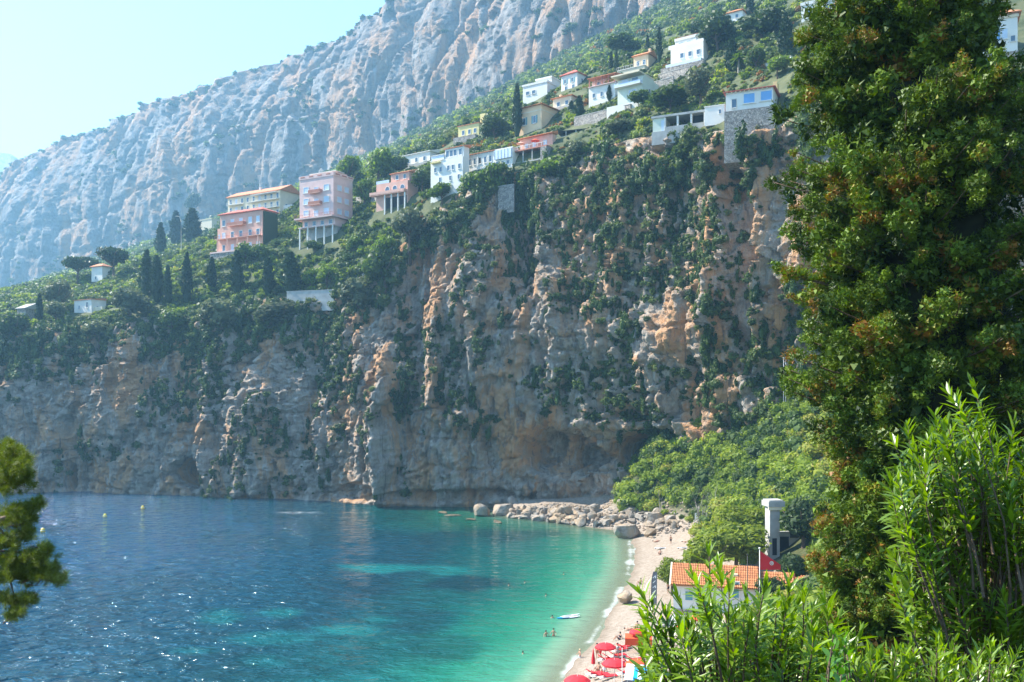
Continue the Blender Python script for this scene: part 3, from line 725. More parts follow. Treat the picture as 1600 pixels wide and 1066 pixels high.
class House:
    def __init__(s, name, label, xl, xc, xr, yb, yt, th=33.0, wall='white', Y=None, found=6.0, cat='house', group=None, mainwall=True):
        Y = Y or Yof(xc, yb)
        th = R(th); c = P(xc, yb, Y)
        ml = (xl - 800) / F; mr = (xr - 800) / F
        s.w = (c.x - ml * Y) / (math.cos(th) + ml * math.sin(th))
        s.d = max(3.0, min(26.0, (mr * Y - c.x) / max(0.05, math.sin(th) - mr * math.cos(th))))
        s.h = (yb - yt) * Y / F
        s.pm = Y / F                                     # metres per photo pixel here
        ex = Vector((math.cos(th), -math.sin(th), 0))
        s.o = thing(name, label, cat, c - ex * s.w, -th, group)
        s.wall = M[wall]; s.th = th; s.c = c; s.yb = yb; s.yt = yt; s.found = found
        HOUSE_BOX.append((xl, xr, yt - 4, yb))
        HOUSE_LOC.append(((Matrix.Translation(c - ex * s.w) @ Matrix.Rotation(-th, 4, 'Z')).inverted(), s.w, s.d))
        if mainwall: s.box('wall', 0, s.w, 0, s.d, -found, s.h, s.wall)
    def z(s, y): return (s.yb - y) * s.pm
    def box(s, name, x0, x1, y0, y1, z0, z1, mat, parent=None):
        if isinstance(mat, str): mat = M[mat]
        o = link(name, cubemesh(mat), parent or s.o)
        loc = Vector((x0, y0, z0)); sc = Vector((x1 - x0, y1 - y0, z1 - z0))
        if parent is not None and parent is not s.o:
            o.parent = parent; o.matrix_parent_inverse = parent.matrix_basis.inverted()
        o.location = loc; o.scale = sc
        return o
    def win(s, face, u, z, ww, hh, pane='glass', frame='white', arch=False, shut=None, y=0.0, x=None, sill=True):
        """window centred at u along the face with its sill at height z"""
        if face == 'F': loc = Vector((u, y, z)); rz = 0
        else: loc = Vector(((x if x is not None else s.w), u, z)); rz = PI / 2
        f = link('window', ringmesh(M[frame], arch), s.o, loc, (0, 0, rz), (ww, 1, hh))
        link('pane', panemesh(M[pane], arch), f)
        if shut:
            for sg in (-1, 1):
                b = link('shutter', cubemesh(M[shut]), s.o, None, (0, 0, rz))
                du = sg * ww * 0.5 + (0.02 if sg > 0 else -ww * 0.5 - 0.02)
                off = Vector((du, -0.09, 0.03)); off.rotate(Euler((0, 0, rz)))
                b.location = loc + off; b.scale = (ww * 0.5, 0.07, hh)
        if sill:
            b = link('sill', cubemesh(M['white']), f); b.location = (-.56, -.2, -.07); b.scale = (1.12, .22, .07)
        return f
    def grid(s, face, us, zs, ww, hh, **k):
        L = s.w if face == 'F' else s.d
        for z in zs:
            for u in us: s.win(face, u * L, z, ww, hh, **k)
    def balcony(s, u0, u1, z, dep=1.2, mat='white', rail='white', hr=1.0, bars=0, solid=False, y=0.0):
        b = s.box('balcony', u0, u1, y - dep, y + 0.05, z - 0.18, z, mat)
        def sub(nm, x0, x1, y0, y1, z0, z1, mt):
            o = link(nm, cubemesh(M[mt]), b)
            sc = b.scale; o.location = ((x0 - u0) / sc.x, (y0 - (y - dep)) / sc.y, (z0 - (z - .18)) / sc.z)
            o.scale = ((x1 - x0) / sc.x, (y1 - y0) / sc.y, (z1 - z0) / sc.z)
        e = 0.06
        if solid:
            sub('parapet', u0, u1, y - dep, y - dep + .1, z + .002, z + hr, rail)
            sub('parapet', u0, u0 + .1, y - dep + .1, y, z + .002, z + hr, rail); sub('parapet', u1 - .1, u1, y - dep + .1, y, z + .002, z + hr, rail)
        else:
            sub('rail', u0, u1, y - dep, y - dep + e, z + hr - e, z + hr, rail)
            n = max(2, int((u1 - u0) / 0.6))
            for i in range(n + 1):
                xx = u0 + (u1 - u0 - e) * i / n; sub('baluster', xx, xx + e, y - dep, y - dep + e, z + .002, z + hr - e - .002, rail)
        return b
    def roof(s, kind='hip', h=2.0, mat='tile', over=0.5, x0=0, x1=None, y0=0, y1=None, z=None):
        x1 = s.w if x1 is None else x1; y1 = s.d if y1 is None else y1; z = s.h if z is None else z
        a, b, c, e = x0 - over, x1 + over, y0 - over, y1 + over
        t_ = 0.18; zz = z + 0.003
        if kind == 'hip':
            r_ = min(b - a, e - c) * 0.5
            if b - a >= e - c: top_ = [(a + r_, (c + e) / 2, zz + t_ + h), (b - r_, (c + e) / 2, zz + t_ + h)]
            else: top_ = [((a + b) / 2, c + r_, zz + t_ + h), ((a + b) / 2, e - r_, zz + t_ + h)]
            v = [(a, c, zz), (b, c, zz), (b, e, zz), (a, e, zz), (a, c, zz + t_), (b, c, zz + t_), (b, e, zz + t_), (a, e, zz + t_)] + top_
            f = [(0, 3, 2, 1), (0, 1, 5, 4), (1, 2, 6, 5), (2, 3, 7, 6), (3, 0, 4, 7)]
            if b - a >= e - c: f += [(4, 5, 9, 8), (5, 6, 9), (6, 7, 8, 9), (7, 4, 8)]
            else: f += [(4, 5, 8), (5, 6, 9, 8), (6, 7, 9), (7, 4, 8, 9)]
        elif kind == 'gable':      # ridge along x
            m_ = (c + e) / 2
            v = [(a, c, zz), (b, c, zz), (b, e, zz), (a, e, zz), (a, c, zz + t_), (b, c, zz + t_), (b, e, zz + t_), (a, e, zz + t_), (a, m_, zz + t_ + h), (b, m_, zz + t_ + h)]
            f = [(0, 3, 2, 1), (0, 1, 5, 4), (2, 3, 7, 6), (4, 5, 9, 8), (6, 7, 8, 9), (1, 2, 6, 9, 5), (3, 0, 4, 8, 7)]
        elif kind == 'mono':       # rises to the back
            v = [(a, c, zz), (b, c, zz), (b, e, zz), (a, e, zz), (a, c, zz + t_), (b, c, zz + t_), (b, e, zz + t_ + h), (a, e, zz + t_ + h)]
            f = [(0, 3, 2, 1), (0, 1, 5, 4), (1, 2, 6, 5), (2, 3, 7, 6), (3, 0, 4, 7), (4, 5, 6, 7)]
        o = link('roof', npmesh('roof', np.array(v), f, False, [M[mat]]), s.o)
        if kind == 'gable':        # plaster gable ends
            for xx, sg in ((x0, -1), (x1, 1)):
                vv_ = [(xx - .003 * sg - .1*sg, y0, z), (xx - .1*sg, y1, z), (xx - .1*sg, (y0 + y1) / 2, z + h * 0.86)]
        return o
    def flat(s, mat=None, par=0.7, over=0.0, x0=0, x1=None, y0=0, y1=None, z=None):
        """flat roof: slab and parapet walls"""
        mat = mat or s.wall; x1 = s.w if x1 is None else x1; y1 = s.d if y1 is None else y1; z = s.h if z is None else z
        r_ = s.box('roof', x0 - over, x1 + over, y0 - over, y1 + over, z + .002, z + 0.2, mat)
        if par:
            a, b, c, e = x0 - over, x1 + over, y0 - over, y1 + over
            for q in ((a, b, c, c + .18), (a, b, e - .18, e), (a, a + .18, c + .182, e - .182), (b - .18, b, c + .182, e - .182)):
                s.box('parapet', q[0], q[1], q[2], q[3], z + .202, z + .2 + par, mat)
        return r_

# 1 pink apartment tower
h = House('apartment_tower', 'tall pink apartment tower standing on slim columns', 468, 521, 551, 378, 274, 30, 'pink', cat='building', mainwall=False)
zb = h.z(336); W, D, H = h.w, h.d, h.h
h.box('wall', 0, W, 0, D, zb, H, 'pink'); h.box('base_wall', 0.8, W - .3, 2.2, D - .3, -8, zb - .002, 'concrete'); h.box('floor_slab', -1.2, W + .6, -1.3, D + .2, zb - .5, zb - .003, 'pink')
lz = h.z(350)
h.box('lower_storey', 0.4, W - .2, 1.0, D - .2, lz, zb - .502, 'pink')
h.box('lower_slab', -.2, W + .1, -.4, D, lz - .35, lz - .002, 'pink')
for i in range(5):
    x = 0.1 + (W - .5) * i / 4; h.box('column', x, x + .38, -.3, .08, -4, lz - .352, 'white')
for i in range(4): h.win('F', W * (.14 + .24 * i), lz + .35, 1.6, 1.5, 'glass', 'white', y=1.0)
sh_ = (H - zb) / 3.35
for k_ in range(3):
    z0 = zb + .45 + k_ * sh_
    for u in (.2, .5, .8): h.win('F', W * u, z0 + (.2 if u != .5 else -.2), 2.3 if u != .5 else 2.0, 1.9, 'paleglass', 'white')
    for u in (.3, .68): h.win('R', D * u, z0 + .2, 2.2, 1.8, 'paleglass', 'white')
    if k_: h.balcony(W * .33, W * .67, z0 - .25, 1.2, 'coral', 'redbrick', 0.95, solid=True)
b_ = h.balcony(-1.2, W + .6, zb + .0, 1.3, 'pink', 'redbrick', .9, y=.0)
h.flat(M['pink'], .9, .15)
for i in range(4): h.box('parapet_slot', .6 + i * W / 4, .6 + i * W / 4 + 1.8, -.19, -.152, H + .45, H + .85, 'redbrick')
for i in range(3): h.box('parapet_slot', W + .152, W + .19, .8 + i * D / 3, .8 + i * D / 3 + 2.2, H + .45, H + .85, 'redbrick')
h.box('penthouse', W * .3, W * .95, D * .3, D * .8, H + .202, H + 1.7, 'pink'); h.box('pergola_roof', W * .2, W * .98, D * .15, D * .6, H + 1.75, H + 1.95, 'white')
for x in (.22, .58, .95): h.box('pergola_post', W * x, W * x + .12, D * .16, D * .16 + .12, H + .203, H + 1.748, 'white')

# 2 coral villa
h = House('coral_villa', 'coral pink villa with red hipped roof and ivy on its side', 344, 410, 433, 388, 328, 30, 'coral', cat='house')
W, D, H = h.w, h.d, h.h; st = H / 3
h.roof('hip', 1.7, 'tilered', .7)
h.box('ivy', W + .01, W + .5, .3, D - .2, -1, H - .3, leafmat('wall_ivy', (0.02,0.04,0.02), (0.05,0.085,0.03), .1))
for k_ in range(3):
    for u in (.09, .3, .5, .72, .9): h.win('F', W * u, k_ * st + .35, 1.7 if k_ else 1.5, 2.2, 'paleglass' if (k_ + int(u * 10)) % 2 else 'glass', 'white')
h.balcony(W * .24, W * .62, 2 * st + .1, 1.5, 'coral', 'redbrick', 1.0, solid=True)
h.balcony(-.6, W * 1.0, st + .1, 1.9, 'coral', 'redbrick', .95)
for i in range(5): h.box('column', W * (.02 + .24 * i), W * (.02 + .24 * i) + .3, -1.85, -1.55, -.2, st - .09, 'coral')
h.box('terrace', -2.2, W + .4, -2.6, -.002, -.6, -.1, 'pink'); h.box('terrace_wall', -2.2, W + .4, -2.4, -.004, -6, -.602, 'stone')
h.box('bay', -2.2, -.002, .8, D * .6, -1, st * 2, 'coral'); h.win('F', -1.1, st + .4, 1.3, 1.9, 'paleglass', y=.8)

# 3 cream apartment block
h = House('apartment_block', 'long cream apartment block with tiled gable roof behind the coral villa', 356, 438, 469, 336, 297, 31, 'cream', cat='building')
W, D, H = h.w, h.d, h.h; st = H / 3
h.roof('gable', 2.8, 'tile', .6)
vg = [(W - .05, -.0, H), (W - .05, D, H), (W - .05, D / 2, H + 2.5), (W, 0, H), (W, D, H), (W, D / 2, H + 2.5)]
link('gable_wall', npmesh('gable_wall', np.array(vg), [(0, 2, 1), (3, 4, 5), (0, 1, 4, 3), (1, 2, 5, 4), (2, 0, 3, 5)], False, [M['tan']]), h.o)
for k_ in range(3):
    for u in np.linspace(.06, .95, 9): h.win('F', W * u, k_ * st + .35, 1.3, 1.9, 'glass' if int(u * 20) % 3 else 'paleglass', 'white')
    if k_: 
        h.balcony(W * .02, W * .3, k_ * st + .05, 1.3, 'white', 'white'); h.balcony(W * .45, W * .98, k_ * st + .05, 1.3, 'white', 'white')
h.win('R', D * .3, st, 1.2, 1.5); h.box('awning', W * .5, W * .95, -1.6, -.01, 2.75 * st, 2.8 * st, 'whitecloth'); h.box('chimney', W * .45, W * .45 + .8, D * .4, D * .4 + .8, H + 1, H + 3.6, 'white')
h.box('annex', W + .002, W + 4.5, 1.5, D, -5, st * 1.2, 'white'); h.win('F', W + 2.2, .6, 1.8, 1.6, y=1.5)

# 4 small cream house left of them
h = House('small_house', 'small cream flat roofed house beside the tall cypresses', 311, 331, 342, 364, 342, 33, 'cream')
h.flat(M['cream'], .3, .25); h.grid('F', (.3, .7), (1.2,), 1.0, 1.5); h.win('R', h.d * .5, 1.3, 1.0, 1.3)

# 5 coral house with arches
h = House('arched_house', 'coral house with three arched windows and a glass railed terrace', 588, 637, 653, 318, 281, 32, 'coral')
W, D, H = h.w, h.d, h.h
h.box('terrace_slab', -1.4, W * .98, -1.6, -.002, H * .46, H * .46 + .3, 'coral')
for u in (.36, .6, .84): h.win('F', W * u, H * .5 + .1, 1.9, 2.4, 'glass', 'white', True)
h.balcony(-1.4, W * .98, H * .46 + .3, 1.6, 'coral', 'coral', .8, solid=True)
h.box('upper_wall', W * .42, W, .8, D, H + .002, H + 2.6, 'coral'); h.win('F', W * .62, H + .7, 1.2, 1.4, y=.8); h.win('F', W * .86, H + .7, 1.2, 1.4, y=.8)
h.roof('mono', 1.6, 'tile', .4, W * .42, W, .8, D, H + 2.6)
h.box('glass_rail', .0, W * .41, .0, .06, H + .01, H + .9, 'paleglass'); 
for i in range(4): h.box('column', W * (.34 + .21 * i), W * (.34 + .21 * i) + .35, -1.3, -.9, -4, H * .46 - .002, 'white')
h.box('base_opening_shade', W * .3, W * .97, -.06, -.003, -3, H * .36, 'darkopen')

# 6 white house above
h = House('white_villa', 'long white villa with low gable standing above the coral arched house', 630, 672, 699, 254, 236, 36, 'white')
h.roof('gable', 1.3, 'white', .4); h.grid('F', (.2, .5, .8), (1.0,), 1.3, 1.6); h.grid('R', (.25, .7), (1.0,), 1.4, 1.5)
h.box('terrace', -1, h.w + .5, -2.2, -.003, -3, -.1, 'concrete')

# 7 white apartments on the rim
h = House('white_apartments', 'tall white apartments with stepped top on the cliff edge', 673, 723, 730, 299, 244, 35, 'white', cat='building')
W, D, H = h.w, h.d, h.h
h.box('upper_wall', W * .42, W, .5, D, H + .002, H + 3.0, 'white'); h.roof('mono', .8, 'tile', .35, W * .42, W, .5, D, H + 3.0)
h.flat(M['white'], 0, .2, 0, W * .41, 0, D)
h.box('conservatory', .1, W * .4, .2, D * .5, H + .202, H + 1.6, 'paleglass'); h.box('conservatory_roof', 0, W * .41, 0, D * .52, H + 1.602, H + 1.75, 'white')
for u in (.5, .62, .74, .9): h.win('F', W * u, H + .6, 1.3, 1.9, 'glass', 'white', y=.5)
for z, us in ((H * .66, (.15, .32, .56, .7, .9)), (H * .36, (.3, .62, .88)), (H * .12, (.14, .34))):
    for u in us: h.win('F', W * u, z, 1.0 if z > H * .5 else .8, 1.5, 'glass', 'white')
h.box('awning', W * .05, W * .33, -1.0, -.01, H * .92, H * .95, 'yellow'); h.balcony(W * .04, W * .36, H * .1, 1.0, 'white', 'white')

# 8 row house
h = House('row_house', 'long white row house with thin tiled roof and blue glazed loggia', 731, 801, 807, 258, 230, 36, 'white', cat='building')
W, D, H = h.w, h.d, h.h
h.roof('mono', 1.3, 'tile', .45, 0, W * .58); h.flat(M['white'], .0, .1, W * .6, W)
h.box('loggia', W * .62, W * .995, -.5, -.003, H * .45, H * .95, 'paleglass')
for i in range(6): h.box('mullion', W * (.62 + .072 * i), W * (.62 + .072 * i) + .1, -.58, -.503, H * .45, H * .95, 'white')
for u in (.05, .16, .28, .4, .52): h.win('F', W * u, H * .4, 1.0, 1.9, 'glass' if u != .28 else 'darkopen', 'white')
for u in (.66, .78, .9): h.win('F', W * u, H * .08, 1.1, 1.3)
for u in (.22, .46): h.box('pilaster', W * u, W * u + .35, -.2, -.003, -2, H - .05, 'white')

# 9 yellow villa
h = House('yellow_villa', 'yellow villa with a square tower chimney among the bushes', 716, 748, 768, 211, 192, 34, 'yellow')
h.roof('mono', .9, 'tile', .3); h.grid('F', (.25, .55, .82), (.9,), 1.2, 1.7); h.box('chimney', h.w * .9, h.w * .9 + 2.2, 2, 4.5, h.h, h.h + 3.6, 'yellow'); h.box('terrace', -.6, h.w, -2, -.003, -3, -.1, 'stone')

# 10 tan villa with hipped roof
h = House('tan_villa', 'two storey tan villa with orange hipped roof and teal shutters', 808, 846, 899, 203, 163, 38, 'tan')
W, D, H = h.w, min(h.d, 15), h.h
h.roof('hip', 1.9, 'tileorange', .8, y1=h.d)
for u in (.3, .72): h.win('F', W * u, H * .32, 1.1, 2.3, 'glass', 'white', shut='teal')
h.win('R', h.d * .75, H * .3, 1.2, 2.0, 'glass', 'white'); h.box('string_course', -.08, W + .08, -.08, -.003, H * .78, H * .82, 'cream'); h.box('string_course', W + .003, W + .08, 0, h.d, H * .78, H * .82, 'cream')
h.box('annex', W + .003, W + 3.2, h.d * .45, h.d, -2, H * .72, 'tan'); h.roof('hip', .9, 'tileorange', .5, W, W + 3.2, h.d * .45, h.d, H * .72)
h.box('chimney', W * .15, W * .15 + .7, h.d * .3, h.d * .3 + .7, H + .6, H + 2.2, 'tan')

# 11 restaurant with terrace under the tan villa
h = House('restaurant', 'pink restaurant terrace with orange roof edge below the tan villa', 804, 855, 868, 246, 205, 37, 'coral', cat='building', mainwall=False)
W, D, H = h.w, h.d, h.h
h.box('wall', 0, W, 2.6, D, -6, H, 'coral'); h.box('terrace', -.3, W + .2, -.6, 2.58, H * .42, H * .42 + .35, 'redbrick')
h.box('undercroft_shade', .1, W - .1, 2.3, 2.59, H * .02, H * .4, 'darkopen'); h.box('lower_slab', -.3, W, -.5, 2.2, -.4, -.02, 'concrete')
h.box('tower', W - 1.8, W + .2, -.7, 1.6, -5, H * .42 - .002, 'stone')
for i in range(4): h.box('post', W * i / 3.6, W * i / 3.6 + .25, -.4, -.15, 0, H * .42 - .003, 'concrete')
h.roof('mono', 1.0, 'tileorange', .5, 0, W, 2.2, D, H)
for u in (.2, .45, .78): h.win('F', W * u, H * .55, 1.3, 1.8, 'paleglass', 'white', y=2.6)
for i in range(9): h.box('baluster', W * i / 8.2, W * i / 8.2 + .1, -.55, -.45, H * .42 + .352, H * .42 + 1.25, 'white')
h.box('rail', -.2, W, -.56, -.44, H * .42 + 1.252, H * .42 + 1.35, 'white')
REST = h
for k_, (u, cm, lb) in enumerate(((.13, 'coral', 'leftmost small pink parasol on the restaurant terrace'), (.58, 'orangecloth', 'orange pink parasol in the middle of the restaurant terrace'))):
    q = h.o.matrix_basis @ Vector((W * u, .9, H * .42 + .355))
    u_ = thing('terrace_parasol', lb, 'parasol', q, 0, 'parasols on the restaurant terrace')
    link('pole', cubemesh(M['white']), u_, (-.03, -.03, 0), None, (.06, .06, 2.3))
    vs = [(0, 0, 2.75)] + [(1.35 * math.cos(a), 1.35 * math.sin(a), 2.1) for a in np.linspace(0, 2 * PI, 9)[:-1]]
    link('canopy', npmesh('canopy', np.array(vs), [(0, 1 + i, 1 + (i + 1) % 8) for i in range(8)], False, [M[cm]]), u_)

# 12 deck on a concrete column
h = House('concrete_deck', 'concrete terrace deck on a slim column with dark awning beside the restaurant', 868, 932, 944, 218, 208, 20, 'concrete', cat='deck', Y=Yof(868, 240) + 2, mainwall=False)
W, D = h.w, 9
h.box('slab', 0, W, 0, D, -.1, .9, 'concrete'); h.box('kerb', 0, W, -.25, -.003, .5, 1.1, 'concrete'); h.box('column', W * .78, W * .78 + .7, .6, 1.3, -14, -.102, 'white'); h.box('wall', 0, W, D * .6, D, -9, -.103, 'stone')
for i in range(5): h.box('awning_post', W * i / 4.1, W * i / 4.1 + .15, .3, .45, .902, 3.3, 'white')
h.box('awning', 0, W * .95, .2, D * .8, 3.302, 3.42, 'black'); h.box('shade_wall', 0, W * .95, D * .8, D * .85, .902, 3.3, 'darkopen')
h.box('rail', 0, W, .05, .1, 1.7, 1.8, 'metal')

# 13-18 upper villas
h = House('white_modern_house', 'low white modern house with terraced roof left of the blue shuttered house', 817, 855, 882, 150, 128, 34, 'white')
W, D, H = h.w, h.d, h.h
h.flat(M['white'], .5, .2); h.box('upper_wall', W * .35, W, D * .25, D, H + .203, H + 2.4, 'white'); h.flat(M['white'], .3, .2, W * .35, W, D * .25, D, H + 2.4)
h.grid('F', (.2, .45), (H * .35,), 1.6, 1.3); h.win('F', W * .65, H + .9, 2.0, 1.1, y=D * .25)
h = House('blue_shuttered_house', 'white house with red hipped roof and blue shutters', 877, 902, 926, 140, 113, 40, 'white')
W, D, H = h.w, h.d, h.h
h.roof('hip', 2.3, 'tilered', .5); h.grid('F', (.25, .7), (H * .5,), .9, 1.6, shut='teal'); h.grid('F', (.3, .75), (H * .1,), 1.0, 1.5); h.grid('R', (.3, .7), (H * .5,), .9, 1.5)
h = House('beige_house', 'low beige house with shallow orange roof above the tan villa', 864, 893, 913, 166, 149, 36, 'cream')
h.roof('hip', 1.2, 'tileorange', .6); h.grid('F', (.3, .75), (.7,), 1.3, 1.5); h.win('R', h.d * .5, .7, 1.3, 1.4); h.box('terrace', -1.5, h.w + 1, -2, -.003, -3, -.15, 'concrete'); h.box('chimney', 1, 1.8, 2, 2.8, h.h + .4, h.h + 1.8, 'tan')
h = House('pergola_house', 'pinkish house with a roofed loggia behind the yellow tree', 920, 961, 969, 154, 128, 36, 'white')
W, D, H = h.w, h.d, h.h
h.box('loggia_back', 0, W, 2, D, H + .002, H + 2.5, 'pink'); h.roof('mono', .7, 'tile', .4, 0, W, 0, D, H + 2.5)
for i in range(5): h.box('loggia_post', W * i / 4.15, W * i / 4.15 + .28, .05, .33, H + .003, H + 2.498, 'redbrick')
h.balcony(0, W, H, .6, 'pink', 'redbrick', .9); h.grid('F', (.2, .5, .8), (H * .3,), 1.0, 1.4); h.grid('F', (.25, .6), (H + .4,), 1.0, 1.6, y=2.0)
h = House('pale_green_house', 'pale green flat roofed house with a wide canopy terrace', 965, 1004, 1030, 165, 118, 36, 'palegreen')
W, D, H = h.w, h.d, h.h
h.box('canopy_roof', -1.0, W * 1.0, -2.0, D * .7, H + .6, H + .95, 'cream'); h.box('upper_wall', W * .3, W - .1, 1, D * .7, H + .002, H + .598, 'palegreen')
h.balcony(-.4, W, H * .74, 1.4, 'white', 'paleglass', .8, solid=True); h.win('F', W * .6, H * .42, 2.6, 1.6, 'paleglass'); h.win('F', W * .3, H * .78, 2.2, 1.8, 'paleglass'); h.win('F', W * .7, H * .78, 2.2, 1.8, 'glass'); h.win('R', D * .4, H * .5, 1.4, 1.5)
h.box('garden_wall', -2, W, -2.5, -2.1, -4, .6, 'white')
h = House('orange_house', 'small orange gabled house with white balustrade terrace', 990, 1013, 1026, 104, 84, 36, 'tan')
h.roof('gable', 1.6, 'tileorange', .5); h.grid('F', (.3, .72), (.8,), 1.1, 1.6); h.balcony(-4.5, h.w, -.1, 2.6, 'white', 'white', .95); h.box('chimney', h.w - 1, h.w - .3, 2, 2.8, h.h, h.h + 2.4, 'tan'); h.box('terrace_wall', -4.4, h.w, -2.4, -.01, -4.5, -.29, 'cream')
h = House('white_upper_house', 'white modern two tier house with long roof rail near the hilltop', 1048, 1099, 1105, 97, 63, 36, 'white')
W, D, H = h.w, h.d, h.h
h.box('upper_wall', W * .06, W, 1.6, D, H * .62, H + 2.2, 'white'); h.flat(M['white'], .5, .15, W * .06, W, 1.6, D, H + 2.2); h.box('roof_rail', W * .06, W, 1.5, 1.58, H + 3.0, H + 3.1, 'redbrick')
for u in (.25, .5, .78): h.win('F', W * u, H + .2, 1.7, 1.5, 'paleglass' if u < .6 else 'glass', y=1.6)
h.balcony(-.8, W, H * .98, 1.3, 'white', 'white', .9, solid=True, y=1.5)
for u in (.35, .6, .85): h.win('F', W * u, H * .4, 1.2, 1.5)
h.box('terrace', -.8, W, -1.6, -.004, -4, .9, 'paleglass'); h.box('retaining_wall', -1.5, W + 1.5, -3.4, -1.62, -6.5, -.6, 'stone')

# 19 road gallery and the stone house at the right
h = House('road_gallery', 'long low concrete gallery with open bays on the cliff edge', 1020, 1101, 1104, 197, 175, 26, 'concrete', cat='building', mainwall=False, found=3)
W, D, H = h.w, 6.0, h.h
h.box('back_wall', 0, W, D - .4, D, -3, H, 'tan'); h.box('roof', -.3, W + .2, -.3, D + .2, H, H + .5, 'concrete'); h.box('floor', -.2, W, -.2, D - .402, -3, .05, 'concrete')
h.box('end_wall', 0, W * .22, .0, D - .41, .052, H - .002, 'palegreen'); h.box('door', W * .17, W * .22 + .02, -.08, -.003, .06, H * .8, 'paleglass')
for u in (.22, .47, .73, .985): h.box('pillar', W * u, W * u + .4, -.1, .4, .052, H - .003, 'white')
h.box('parapet', W * .24, W * .98, -.15, .0, .053, .9, 'concrete'); h.box('store_window', W * .75, W * .98, 2.0, 2.2, .9, H - .01, 'darkopen')
h = House('white_block', 'small white windowless block between the gallery and the stone house', 1101, 1132, 1136, 190, 164, 26, 'white', cat='building', found=.5)
h.flat(M['white'], 0, .12); h.win('F', h.w * .78, h.h * .5, .6, 1.0); h.box('pillar', h.w * .7, h.w * .7 + .5, .1, .6, -6, -.502, 'white'); h.box('brace_wall', h.w * .8, h.w, .8, 3, -6, -.502, 'tan')
h = House('stone_house', 'white house with red roof and blue shutters on a stone bastion', 1134, 1208, 1236, 210, 136, 24, 'white', cat='house', found=0, mainwall=False)
W, D, H = h.w, h.d, h.h; zs = h.z(166)
h.box('bastion', -.25, W + .4, -.3, D + .3, -5, zs, 'stone'); h.box('wall', 0, W, 0, D, zs + .002, H, 'white'); h.roof('mono', 1.4, 'tilered', .5)
h.win('F', W * .18, zs + .6, 1.0, 1.9, 'glass', 'concrete'); h.win('F', W * .5, zs + 1.2, 2.6, 2.1, 'blue', 'white'); h.win('F', W * .86, zs + 1.3, 2.6, 2.1, 'blue', 'white')
for i in range(int(W / .9)): h.box('eave_bracket', i * .9 + .2, i * .9 + .45, -.35, -.003, H - .3, H - .005, 'cream')
h.box('chimney', W * .8, W * .8 + 1.6, D * .3, D * .5, H + .3, H + 2.6, 'tan'); h.box('chimney', W * .93, W * .93 + .8, D * .2, D * .3, H + .3, H + 2.8, 'yellow')

# houses at the top edge and far right
h = House('hilltop_house', 'house with an orange tiled roof half hidden by trees at the top', 1132, 1160, 1170, 30, 16, 36, 'white'); h.roof('hip', 1.8, 'tileorange', .6); h.grid('F', (.3, .7), (.8,), 1.2, 1.4)
h = House('hilltop_white_house', 'white flat house at the top edge left of the big conifer', 1252, 1300, 1325, 22, 0, 30, 'white'); h.flat(M['white'], .6, .2); h.grid('F', (.2, .5, .8), (1.2,), 1.5, 1.5)
h = House('pink_roofed_house', 'large white house with pink tiled roof behind the conifer at right', 1490, 1590, 1640, 100, 20, 24, 'white', cat='house')
W, D, H = h.w, h.d, h.h
h.roof('hip', 3.2, 'tile', .6); h.box('cornice', -.2, W + .2, -.2, -.003, H - .7, H - .2, 'cream')
for u in (.45, .62, .8): h.win('F', W * u, H * .52, 1.1, 1.9, 'paleglass', 'white', shut='blue' if u < .7 else None)
h.win('F', W * .93, H * .45, .8, 1.1, 'glass'); h.win('F', W * .86, H * .08, .9, 1.4, 'darkopen', 'redbrick'); h.box('base', -.1, W + .1, -.12, -.004, -6, H * .26, 'stone')

# left-hand cottages
h = House('white_cottage', 'small white cottage with red roof edge on the cliff top at left', 116, 143, 166, 489, 468, 30, 'white'); W, D, H = h.w, h.d, h.h
h.roof('mono', .6, 'tile', .35); h.win('F', W * .75, H * .4, 1.1, 1.9, 'glass'); h.win('F', W * .3, H * .35, .9, 1.2); h.win('R', D * .4, H * .3, .8, 1.0, 'darkopen')
h.box('lower_wall', W + .003, W + 4.0, 1, D, -3, H * .45, 'cream')
h = House('hidden_cottage', 'pale cottage showing between the two umbrella pines', 143, 160, 172, 441, 416, 30, 'white'); h.roof('hip', 1.2, 'tile', .6); h.grid('F', (.4,), (1.2,), 1.2, 1.4)
h = House('stone_shed', 'stone shed with a slanting roof at the far left cliff top', 27, 40, 54, 503, 482, 30, 'stone'); h.roof('mono', 1.8, 'concrete', .5); h.win('F', h.w * .5, 1.0, .9, 1.2, 'darkopen')

